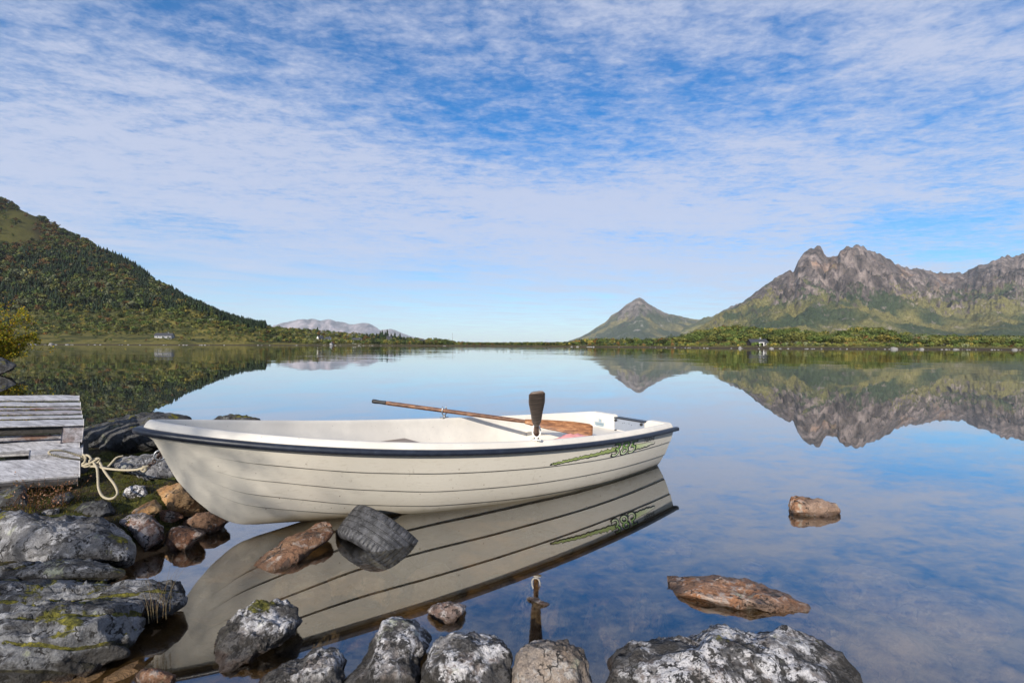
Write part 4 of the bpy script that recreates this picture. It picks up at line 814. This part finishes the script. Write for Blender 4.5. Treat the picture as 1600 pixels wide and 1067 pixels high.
# seats
def seat(name, x0, x1, z, mat, z0=.09, inset=.05):
    n = 12; V = []; 
    for x in np.linspace(x0, x1, n):
        yf = lambda q: max(Bw(x)*max((q - ZKf(x))/(ZR(x) - ZKf(x)), 0)**Mf(x) - .058, .01); y = yf(z) - .004; yb_ = yf(z - .16) - .004; V += [(x, -yb_, z - .16), (x, -y, z), (x, y, z), (x, yb_, z - .16)]
    G = quads(n, 4).tolist() + [[0, 1, 2, 3], list(range(4*n - 4, 4*n))[::-1]]
    return bevel(mk(name, V, G, mat, boat, False), .02, 3)
seat('bow_seat', .55, 1.0, .36, M['gelcoat_in']); seat('thwart', 1.42, 1.80, .285, M['gelcoat_in']); seat('stern_seat', 2.98, 3.77, .265, M['gelcoat_in'])
bevel(MB().box((1.60, .14, .325), (.24, .62, .060), np.array(Matrix.Rotation(.12, 3, 'Z'))).build('seat_board', M['oar_dark'], boat, False), .004)
def rowlock(loc, yaw, mat, lean=0.):
    e = MB(); a = np.linspace(R_(-215), R_(35), 15); U_ = np.c_[.030*np.cos(a), 0*a, .058 + .034*np.sin(a)*1.15]
    U_ = np.vstack([U_[:1] + [[.004, 0, .018]], U_, U_[-1:] + [[-.004, 0, .018]]])
    e.tube(U_, .0055, 8).tube([(0, 0, .022), (0, 0, -.02)], .008, 8).tube([(0, 0, .012), (0, 0, .022)], .013, 10); e.box((0, 0, .002), (.075, .032, .006))
    o = e.build('rowlock', mat, boat); o.location = loc; o.rotation_euler = (0, lean, yaw); return o
RLf = np.array([2.13, Bw(2.13) - .03, ZR(2.13) + .071]); RLn = np.array([2.165, -(Bw(2.165) - .03), ZR(2.165) + .071])
rowlock(RLf, R_(20), M['steel']); rowlock(RLn, R_(-60), M['white_pl'])
a = np.linspace(0, 2*math.pi, 25); MB().tube(np.c_[.078 + .026*np.cos(a), 0*a, .505 + .026*np.sin(a)], .0055, 8, False).build('bow_eye', M['steel'], boat)
# number and stripe printed on the near side, at the stern
GX, GZ = np.meshgrid(np.linspace(1.9, 3.84, 260), np.linspace(.45, 1, 200)); gy, gz_ = hullp(GX, GZ)
GW = np.stack([BX + GX*Kx[0] - gy*Nx[0], BY + GX*Kx[1] - gy*Nx[1], gz_], -1); gu = F*GW[..., 0]/GW[..., 1]; gv = F*(H - GW[..., 2])/GW[..., 1]; GPX = CX + gu - gv*ROLL; GPY = CY + gv + gu*ROLL
def xz(px, py): i = np.unravel_index(((GPX - px)**2 + (GPY - py)**2).argmin(), GPX.shape); return np.array([GX[i], GZ[i]])
def on_hull(x, ze, off):
    y, z = hullp(x, ze); k = [np.interp(x, xd, s) for s in STR]; o_ = np.zeros_like(x)
    lo = np.where(ze > k[3], k[3], k[2]); hi = np.where(ze > k[3], 1, k[3]); o_ = .0065*(1 - (ze - lo)/(hi - lo))
    return np.c_[x, -(y + o_ + off), z]
def text_mesh(body, shear, offs, size=1):
    cu = bpy.data.curves.new('lettering', 'FONT'); cu.body = body; cu.shear = shear; cu.offset = offs; cu.size = size; cu.resolution_u = 4; cu.space_character = 1.0
    ob = bpy.data.objects.new('lettering', cu); C.objects.link(ob); bpy.context.view_layer.update(); dg = bpy.context.evaluated_depsgraph_get(); me = ob.evaluated_get(dg).to_mesh()
    V = np.array([v.co[:] for v in me.vertices]); Fc = [list(p.vertices) for p in me.polygons]; bpy.data.objects.remove(ob); bpy.data.curves.remove(cu); return V, Fc
def print_text(body, p0, p1, ph, shear, offs, off, colf, name, par):
    V, Fc = text_mesh(body, shear, 0); w_ = V[:, 0].max(); h_ = V[:, 1].max(); V, Fc = text_mesh(body, shear, offs)
    a, b, c = xz(*p0), xz(*p1), xz(*ph); P = a + (V[:, :1]/w_)*(b - a) + (V[:, 1:2]/h_)*(c - a)
    W = on_hull(P[:, 0], P[:, 1], off); col = np.array([colf(v) for v in V[:, 1]/h_]); return mk(name, W, Fc, M['decal'], par, False, col)
g0, g1 = np.array([.20, .36, .08]), np.array([.66, .72, .46])
def strip(pts_lo, pts_hi, off, col, name, par):
    n = len(pts_lo); P = np.array([xz(*p) for p in pts_lo] + [xz(*p) for p in pts_hi]); W = on_hull(P[:, 0], P[:, 1], off)
    T = np.array([col(i/(n - 1)) for i in range(n)]*2); return mk(name, W, quads(2, n).tolist(), M['decal'], par, False, T)
xsp = np.linspace(858, 962, 44); rj = np.random.default_rng(4); cen = np.interp(xsp, [858, 880, 905, 930, 962], [725.2, 720.5, 714.8, 709.5, 701.0]); wd_ = np.interp(xsp, [858, 868, 900, 940, 962], [.5, 1.4, 1.7, 2.5, 3.6])
up = cen - wd_*(1 + .55*np.sin(xsp*1.1)*np.sign(np.sin(xsp*.37))) - rj.uniform(0, 1.2, 44); dn = cen + wd_*.8 + 1.3*((xsp*.16) % 1) + rj.uniform(0, .6, 44)
dec = strip(list(zip(xsp, dn + .7)), list(zip(xsp + 1.5, up - .1)), .0014, lambda f: (.012, .014, .010), 'number_decal', boat)
strip(list(zip(xsp[1:], dn[1:] - .8)), list(zip(xsp[1:] + 1.5, up[1:] + .8)), .0024, lambda f: np.array([.30, .36, .13]), 'stripe', dec)
xs2 = np.linspace(991, 1022, 16); c2_ = np.interp(xs2, [991, 1005, 1022], [698.5, 695.5, 690.5]); w2_ = np.interp(xs2, [991, 1010, 1022], [4.5, 3.0, .8])
dn2 = c2_ + w2_*.7 + 1.6*((xs2*.2) % 1); up2 = c2_ - w2_
strip(list(zip(xs2, dn2 + .9)), list(zip(xs2 + 1, up2 - .3)), .0014, lambda f: (.012, .014, .010), 'stripe_edge', dec)
strip(list(zip(xs2, dn2 - .9)), list(zip(xs2 + 1, up2 + .3)), .0024, lambda f: np.array([.45, .55, .22])*(1 - f) + np.array([.70, .66, .56])*f, 'stripe_tail', dec)
print_text('385', (951.0, 713.6), (993, 705.2), (954.5, 692.4), .28, .034, .0032, lambda v: (.008, .010, .008), 'number_edge', dec)
print_text('385', (951.7, 713.0), (992.4, 704.8), (955.2, 692.8), .28, -.012, .0046, lambda v: g1 + (g0 - g1)*np.clip((v - .05)/.55, 0, 1), 'number', dec)
print_text('TERHI', (1004.5, 691.0), (1021.5, 686.8), (1005.3, 684.9), .15, .012, .0030, lambda v: (.02, .02, .02), 'maker_lettering', dec)
# thing lying in the stern
V, Fc = lump(77, 4, .3); cc = to_local(at(893, 690, 4.05)); V = V*np.array([.21, .13, .07])*(1 + .22*ridged(V*2.2, 3, .5, 5))[:, None]*.85
o = mk('cloth', V, Fc, M['pink']); o.location = to_world((2.84, -.30, .300)); o.rotation_euler = (0, 0, AL + .05); tag(o, 'crumpled pink cloth on the stern seat under the brown oar blade', 'cloth')

# ------------------------------------------------------------------ oars
def oar(A, B, face, blade, bw, mats, label, r0=.0185):
    A = np.array(A, float); B = np.array(B, float); L_ = np.linalg.norm(B - A); d = (B - A)/L_; f_ = np.array(face, float); f_ -= d*(f_ @ d); f_ /= np.linalg.norm(f_); s_ = np.cross(f_, d)
    e = empty('oar', A); tag(e, label, 'oar')
    lb = L_ - blade; n = 26; tt = np.linspace(.10, lb + .06, n); rad = np.interp(tt, [.10, .14, lb - .1, lb + .06], [.015, r0, r0*.95, r0*.75])
    MB().tube(d*tt[:, None], rad, 12).build('shaft', mats[0], e)
    tg = np.array([0, .006, .03, .06, .09, .115, .13]); MB().tube(d*tg[:, None], [.014, .0185, .019, .0165, .016, .018, .0165], 12).build('grip', mats[1], e)
    u_ = np.linspace(0, 1, 22); w_ = np.interp(u_, [0, .12, .35, .7, .95, 1], [.020, .032, .75*bw/2, bw/2, bw/2*.97, bw/2*.72]); th = np.interp(u_, [0, .2, 1], [.016, .012, .006]); k = np.linspace(0, 2*math.pi, 16, endpoint=False)
    V = [d*(lb + blade*u)+ s_*w*np.cos(k)[:, None] + f_*(h_*np.sign(np.sin(k))*np.abs(np.sin(k))**.7)[:, None] for u, w, h_ in zip(u_, w_, th)]
    Fc = quads(len(u_), 16, True).tolist() + [list(range(16))[::-1], list(range(21*16, 22*16))]
    MB().add(np.concatenate(V), Fc).build('blade', mats[2], e); return e
bl = to_local(at(926, 672.5, 4.33)); pv = RLf + [0, 0, .060]; dd = pv - bl; hd = bl + dd*(1.97/np.linalg.norm(dd))
oar(to_world(hd), to_world(bl), (-.25, -.75, .55), .60, .125, (M['oar_wood'], M['black_grip'], M['oar_blade']), 'long brown oar lying across the far rowlock with its blade in the stern')
tip = at(839, 612.5, 2.85); rl = to_world(RLn + [0, 0, .060]); dv = rl - tip; dv /= np.linalg.norm(dv); hnd = tip + dv*1.36
oar(hnd, tip, (-.12, .2, .9), .48, .100, (M['oar_wood'], M['black_grip'], M['oar_dark']), 'dark oar standing up out of the near rowlock with its blade raised')

# ------------------------------------------------------------------ tyre
def tyre():
    nA = 300; R0, wd = .285, .096
    prof = [(-.060, .178), (-.080, .184), (-.098, .215), (-.104, .240), (-.100, .262), (-.094, .274), (-.086, .280), (-.072, .2825), (-.056, .284), (-.054, .277), (-.048, .277), (-.046, .2845), (-.020, .2853), (-.018, .278), (-.012, .278), (-.010, .2855), (.010, .2855), (.012, .278), (.018, .278), (.020, .2853), (.046, .2845), (.048, .277), (.054, .277), (.056, .284), (.072, .2825), (.086, .280), (.094, .274), (.100, .262), (.104, .240), (.098, .215), (.080, .184), (.060, .178), (.062, .190), (.088, .222), (.092, .245), (.080, .262), (0, .268), (-.080, .262), (-.092, .245), (-.088, .222), (-.062, .190)]
    p = np.array(prof); th = np.arange(nA)/nA*2*math.pi; V = []
    for j in range(nA):
        rr_ = p[:, 1].copy(); tread = (p[:, 1] > .2795) & (np.abs(p[:, 0]) < .09)
        sip = (j % 5 == 0); rr_ = np.where(tread & sip & (np.abs(p[:, 0]) > .022), rr_ - .0035, rr_); sh = (np.abs(p[:, 0]) > .084) & (p[:, 1] > .255); rr_ = np.where(sh & (j % 5 == 0), rr_ - .004, rr_)
        V.append(np.c_[rr_*math.cos(th[j]), rr_*math.sin(th[j]), p[:, 0]])
    V = np.concatenate(V); m = len(p)
    V = V*(1 + .006*fbm(V*9, 3, seed=3))[:, None]
    Fc = [[j*m + i, j*m + (i + 1) % m, ((j + 1) % nA)*m + (i + 1) % m, ((j + 1) % nA)*m + i] for j in range(nA) for i in range(m)]
    o = mk('tyre', V, Fc, M['tyre'], None, True); o.data.set_sharp_from_angle(angle=R_(40))
    ax = Vector((-.48, -.58, -.66)).normalized(); o.rotation_euler = ax.to_track_quat('Z', 'Y').to_euler()
    zz = Vector((0, 0, 1)); up = (zz - ax*zz.dot(ax)).normalized(); top = Vector(at(556, 812, 2.76)); o.scale = (.95, .95, 1.0); o.location = top - up*.268
    tag(o, 'worn black car tyre half sunk against the hull', 'tyre')
tyre()

# ------------------------------------------------------------------ jetty
jet = empty('wooden_jetty', (-3.2, 3.5, .2)); tag(jet, 'weathered grey wooden jetty of rough boards at the left edge', 'jetty')
et = np.array([-.75, -.66, .070]); et /= np.linalg.norm(et); off0 = np.array([-3.2, 3.5, .2])
def board(name, xe, yt, yb, Yt, Yb, th, mat, length=2.3, sd=0, xb=None, dl=0.):
    a = at(xe, yt, Yt); b = at(xe if xb is None else xb, yb, Yb); up = a - b; n = np.cross(et, up); n /= np.linalg.norm(n); n = n if n[2] > 0 else -n
    r = np.random.default_rng(sd + 50); k = 26; V = []
    for i in range(k):
        s_ = length*i/(k - 1); wv = .009*pnoise(np.array([[s_*2.5, sd, 0], [s_*2.5, sd, 7.], [s_*4, sd, 13.]])); dd_ = et*s_
        q0 = b + dd_ + up*(wv[0]/np.linalg.norm(up)); q1 = a + dd_ + up*(wv[1]/np.linalg.norm(up)); V += [q0 + n*wv[2], q1 + n*wv[2], q1 - n*th, q0 - n*th]
    V = np.array(V) - off0; Fc = quads(k, 4, True).tolist() + [[0, 1, 2, 3], [4*k - 1, 4*k - 2, 4*k - 3, 4*k - 4]]
    return bevel(mk(name, V, Fc, mat, jet, False), .004, 2, 30)
for i, (xe, yt, yb, Yt, Yb, m) in enumerate([(124, 618, 624.8, 3.88, 3.81, 'grey_wood'), (126, 628.3, 632.8, 3.79, 3.72, 'grey_wood'), (126.5, 635.6, 638.0, 3.70, 3.67, 'worn_wood'), (127.8, 641.0, 645.0, 3.655, 3.59, 'worn_wood'), (129, 648.0, 651.4, 3.57, 3.51, 'grey_wood'), (131, 654.6, 663.2, 3.49, 3.40, 'grey_wood')]):
    board('deck_board', xe, yt, yb, Yt, Yb, .009, M[m], sd=i)
board('lower_board', 124.5, 686.6, 698.5, 3.42, 3.36, .03, M['grey_wood'], sd=8)
board('step_board', 125, 712, 742.5, 3.30, 3.14, .03, M['grey_wood'], sd=9)
board('back_board', 128, 664, 676, 3.72, 3.72, .03, M['dark_wood'], sd=10); board('back_board', 127, 676.5, 686, 3.66, 3.64, .03, M['worn_wood'], sd=11)  # near-black and worn boards across the gap below the deck
board('step_beam', 122, 743.5, 752, 3.155, 3.16, .05, M['dark_wood'], sd=12)
board('block', 131, 665, 690.5, 3.42, 3.40, .10, M['dark_wood'] if False else M['worn_wood'], .11, 13, 128)
board('block', 129.5, 698.8, 706.5, 3.36, 3.30, .05, M['grey_wood'], .26, 14); board('block', 62, 699.3, 711, 3.44, 3.42, .03, M['grey_wood'], .28, 15)
board('side_plank', 130.5, 664, 708, 3.60, 3.46, .012, M['grey_wood'], .02, 16)
for (px, pz) in ((118, 3.5), (118, 3.75), (30, 3.62), (30, 3.8)):
    p = at(px, 690, pz); g_ = p.copy(); g_[2] = .12; MB().box((p + g_)/2 - off0 - [0, 0, .04], (.10, .10, abs(p[2] - g_[2]) + .10)).build('post', M['dark_wood'], jet, False)

# ------------------------------------------------------------------ rope and chain
def px3(pts, sc=4, ox=0, oy=600): a = np.array(pts, float); return at(a[:, 0]/sc + ox, a[:, 1]/sc + oy, a[:, 2])
rp = MB(); rad = .0068
def rope_run(pts, r_=rad, n=10):
    P = spline(px3(pts), n); seg = np.r_[0, np.cumsum(np.linalg.norm(np.diff(P, axis=0), axis=1))]; m = max(8, int(seg[-1]/.004)); s_ = np.linspace(0, seg[-1], m); P = np.stack([np.interp(s_, seg, P[:, k]) for k in range(3)], -1)
    T = np.gradient(P, axis=0); T /= np.linalg.norm(T, axis=1)[:, None]; a_ = np.cross(T, [0, 0, 1.]) + 1e-6; a_ /= np.linalg.norm(a_, axis=1)[:, None]; b_ = np.cross(T, a_)
    for k in range(3):
        ph = s_/.030*2*math.pi + k*2*math.pi/3; rp.tube(P + r_*.5*(np.cos(ph)[:, None]*a_ + np.sin(ph)[:, None]*b_), r_*.56, 6)
rope_run([(520, 474, 3.20), (430, 463, 3.12), (345, 446, 3.06), (308, 434, 3.04), (318, 417, 3.06), (380, 415, 3.10), (450, 432, 3.15), (535, 462, 3.20)])
rope_run([(520, 440, 3.20), (535, 455, 3.165), (530, 485, 3.16), (515, 500, 3.18), (530, 515, 3.17), (560, 508, 3.15), (570, 480, 3.14), (560, 452, 3.15), (535, 445, 3.19), (528, 480, 3.21), (560, 520, 3.18)])
rope_run([(515, 510, 3.19), (545, 500, 3.14), (580, 485, 3.13), (615, 465, 3.13), (622, 478, 3.14), (600, 498, 3.13), (570, 515, 3.14), (560, 480, 3.13), (585, 470, 3.16), (612, 462, 3.17)])
rope_run([(585, 490, 3.13), (606, 525, 3.06), (612, 580, 2.98), (617, 650, 2.88), (640, 698, 2.80), (680, 716, 2.78), (718, 706, 2.78), (735, 678, 2.82), (716, 628, 2.90), (676, 576, 2.98), (648, 535, 3.05), (625, 490, 3.13)])
rope_run([(565, 512, 3.15), (610, 517, 3.10), (680, 529, 3.03), (770, 536, 2.93), (850, 534, 2.85), (895, 522, 2.80), (930, 510, 2.77)])
rope_run([(590, 488, 3.16), (630, 515, 3.12), (670, 518, 3.12), (700, 490, 3.14), (730, 460, 3.17), (770, 450, 3.20)])
rope_run([(930, 510, 2.77), (905, 518, 2.785), (885, 535, 2.80), (900, 545, 2.80), (915, 530, 2.785), (895, 512, 2.79)], rad)
tag(rp.build('rope', M['rope']), 'cream mooring rope knotted at the jetty with hanging loops', 'rope')
cp = spline(np.vstack([px3([(925, 512, 2.77), (948, 498, 2.75), (975, 470, 2.73), (992, 450, 2.70), (1005, 428, 2.69)]), to_world((.070, 0, .480))[None]]), 12)
seg = np.r_[0, np.cumsum(np.linalg.norm(np.diff(cp, axis=0), axis=1))]; nl = max(6, int(seg[-1]/.026)); ch = MB(); a = np.linspace(0, 2*math.pi, 17)
for i in range(nl):
    s_ = (i + .5)/nl*seg[-1]; c = np.array([np.interp(s_, seg, cp[:, k]) for k in range(3)]); c2_ = np.array([np.interp(s_ + .01, seg, cp[:, k]) for k in range(3)]); d = c2_ - c; d = d/(np.linalg.norm(d) + 1e-9) if np.linalg.norm(d) > 1e-6 else np.array([.7, -.5, .5])
    u_ = np.cross(d, [0, 0, 1.]); u_ /= np.linalg.norm(u_); v_ = np.cross(d, u_); b_ = u_ if i % 2 else v_
    ch.tube(c + .0185*np.cos(a)[:, None]*d + .0105*np.sin(a)[:, None]*b_, .0036, 7, False)
tag(ch.build('chain', M['rusty']), 'short rusty chain between the rope and the bow eye', 'chain')

# ------------------------------------------------------------------ small plants
rg = np.random.default_rng(21)
def blades(n, area, h, wd, tints, seed):
    r = np.random.default_rng(seed); mb = MB(); i = 0
    while i < n:
        x, y = area(r); z = near_z(np.array([x]), np.array([y]))[0]
        if z < .04: i += 1; continue
        hh = h*r.uniform(.5, 1.3); a = r.uniform(0, 6.28); l = r.uniform(0, .6)*hh; b = np.array([x, y, z - .004]); c = np.array([math.cos(a), math.sin(a), 0])
        t_ = np.array(tints[r.integers(len(tints))])*r.uniform(.7, 1.3); p = np.array([-c[1], c[0], 0])*wd*r.uniform(.6, 1.3)
        mb.add([b - p, b + p, b + c*l*.4 + [0, 0, hh*.6] + p*.6, b + c*l + [0, 0, hh], b + c*l*.4 + [0, 0, hh*.6] - p*.6], [[0, 1, 2, 3, 4]], t_); i += 1
    return mb
mossb = blades(9000, lambda r: (r.uniform(-3.3, -1.75), r.uniform(2.3, 4.0)), .018, .0022, [(.055, .060, .010), (.10, .10, .016), (.03, .03, .008), (.12, .095, .02)], 1)
tag(mossb.build('moss', M['leaf'], smooth=False), 'soft green moss between the shore rocks', 'moss', kind='stuff')
def tuft(px, py, z, n, h, spread, tints, seed, lab, cat, name, lean=.5, w=.0012, leaves=0, leafcol=None):
    r = np.random.default_rng(seed); c = ground(px, py, z); mb = MB(); lf = MB()
    for i in range(n):
        a = r.uniform(0, 6.28); rr = spread*r.uniform(0, 1)**.5; b = np.array([rr*math.cos(a), rr*math.sin(a), -.02]); hh = h*r.uniform(.45, 1.15); l = r.uniform(0, lean)*hh; a2 = r.uniform(0, 6.28); d = np.array([math.cos(a2), math.sin(a2), 0])
        u_ = np.linspace(0, 1, 6)[:, None]; P = b + d*l*u_**2 + np.array([0, 0, 1.])*hh*(u_ - .18*u_**2*r.uniform(0, 1.6)); mb.tube(P, w*np.linspace(1, .35, 6), 4, True, np.array(tints[r.integers(len(tints))])*r.uniform(.7, 1.3))
        for k in range(leaves):
            q = P[r.integers(1, 6)] + r.normal(size=3)*.008; nn = r.normal(size=3); nn /= np.linalg.norm(nn); e1_ = np.cross(nn, r.normal(size=3)); e1_ /= np.linalg.norm(e1_); s_ = r.uniform(.003, .007)
            lf.add([q + e1_*s_, q + np.cross(nn, e1_)*s_*.6, q - e1_*s_, q - np.cross(nn, e1_)*s_*.6], [[0, 1, 2, 3]], np.array(leafcol[r.integers(len(leafcol))])*r.uniform(.7, 1.3))
    if leaves:
        e = empty(name, c); tag(e, lab, cat); mb.build('stems', M['leaf'], e, False); lf.build('leaves', M['leaf'], e, False); return e
    o = mb.build(name, M['leaf'], None, False); o.location = c; return tag(o, lab, cat)
tuft(246, 955, .10, 24, .22, .05, [(.22, .16, .09), (.30, .24, .14), (.12, .07, .04)], 3, 'thin dry grass tuft growing at the end of the mossy slab', 'grass tuft', 'grass_tuft', .7, .0008)
tuft(68, 790, .19, 70, .17, .16, [(.10, .045, .02), (.16, .075, .03), (.06, .035, .018)], 5, 'reddish brown heather under the step of the jetty', 'heather', 'heather', .8, .0013, 9, [(.22, .10, .05), (.32, .17, .10), (.10, .07, .025), (.40, .24, .17)])
tuft(20, 772, .2, 40, .11, .15, [(.09, .05, .02), (.13, .08, .03)], 6, 'low brown heather at the foot of the jetty by the left edge', 'heather', 'heather', .8, .0013, 8, [(.20, .11, .05), (.12, .09, .03), (.30, .16, .09)])
tuft(215, 812, .14, 30, .05, .06, [(.10, .10, .03), (.16, .12, .05)], 8, 'short green sprigs beside the white crusted stone', 'plant', 'plant', .8, .0011, 7, [(.10, .11, .02), (.16, .13, .03)])
# yellowing birch bush on the point to the left
def bush():
    c = np.array([(-12 - CX)/F*19.2, 19.2, .15]); e = empty('birch_bush', c); tag(e, 'yellowing birch bush leaning over the water at the left edge', 'bush'); r = np.random.default_rng(9); st = MB(); lf = MB(); tips = []
    for i in range(11):
        a = r.uniform(0, 6.28); d = np.array([math.cos(a)*r.uniform(.3, 1.25) - .2, math.sin(a)*.8, r.uniform(.9, 2.5)]); k = np.linspace(0, 1, 9)[:, None]; P = r.normal(size=3)*[.15, .15, 0] + d*k + np.array([.3*math.cos(a), .3*math.sin(a), 0])*k**2 + r.normal(size=(9, 3))*.03; st.tube(P, np.linspace(.030, .008, 9), 5)
        for j in range(13):
            b = P[r.integers(2, 9)]; d2 = r.normal(size=3)*[.40, .40, .30] + [0, 0, .05]; P2 = b + d2*np.linspace(0, 1, 5)[:, None]; st.tube(P2, np.linspace(.008, .003, 5), 4); tips.append(P2)
    tips = np.concatenate(tips); tints = [(.34, .27, .026), (.25, .23, .028), (.13, .145, .022), (.44, .28, .03), (.08, .095, .016), (.30, .13, .025)]
    for i in range(15000):
        q = tips[r.integers(len(tips))] + r.normal(size=3)*.075; nn = r.normal(size=3); nn /= np.linalg.norm(nn); e1_ = np.cross(nn, r.normal(size=3)); e1_ /= np.linalg.norm(e1_); e2_ = np.cross(nn, e1_); s_ = r.uniform(.024, .045)
        if q[2] < -.05: continue
        lf.add([q + e1_*s_, q + e2_*s_*.75, q - e1_*s_, q - e2_*s_*.75], [[0, 1, 2, 3]], np.array(tints[r.choice(6, p=[.28, .26, .2, .1, .12, .04])])*r.uniform(.7, 1.3))
    st.build('stems', M['bark'], e); lf.build('leaves', M['leaf'], e, False)
bush()

# birch on the bank behind the camera: its thin crown shades the bow softly
def shade_birch():
    s3 = np.array([sun_to[0]*math.cos(SUN_EL), sun_to[1]*math.cos(SUN_EL), math.sin(SUN_EL)]); cen = np.array([-1.62, 2.72, .42]) + s3*9.5
    base = np.array([cen[0] - .9, cen[1] - .3, 0.0]); e = empty('birch_tree', base); tag(e, 'slender birch on the bank shading the bow with its thin crown', 'tree'); r = np.random.default_rng(4); st = MB(); lf = MB(); c = cen - base
    k = np.linspace(0, 1, 10)[:, None]; P = np.array([0, 0, 1.])*k*(c[2] + .9) + np.array([c[0] - .35, c[1], 0])*k**1.5 + r.normal(size=(10, 3))*.03; st.tube(P, np.linspace(.07, .012, 10), 7); tw = []
    for i in range(26):
        b = P[r.integers(5, 10)]; q = c + r.normal(size=3)*[.22, .3, .24]; Q = b + (q - b)*np.linspace(0, 1, 6)[:, None]; st.tube(Q, np.linspace(.012, .003, 6), 4); tw.append(Q[3:])
    tw = np.concatenate(tw)
    for i in range(520):
        q = tw[r.integers(len(tw))] + r.normal(size=3)*.06; nn = r.normal(size=3); nn /= np.linalg.norm(nn); e1_ = np.cross(nn, r.normal(size=3)); e1_ /= np.linalg.norm(e1_); e2_ = np.cross(nn, e1_); s_ = r.uniform(.018, .032)
        lf.add([q + e1_*s_, q + e2_*s_*.75, q - e1_*s_, q - e2_*s_*.75], [[0, 1, 2, 3]], np.array([.12, .12, .02])*r.uniform(.7, 1.3))
    st.build('trunk', M['birch_bark'], e); lf.build('crown', M['leaf'], e, False)
shade_birch()
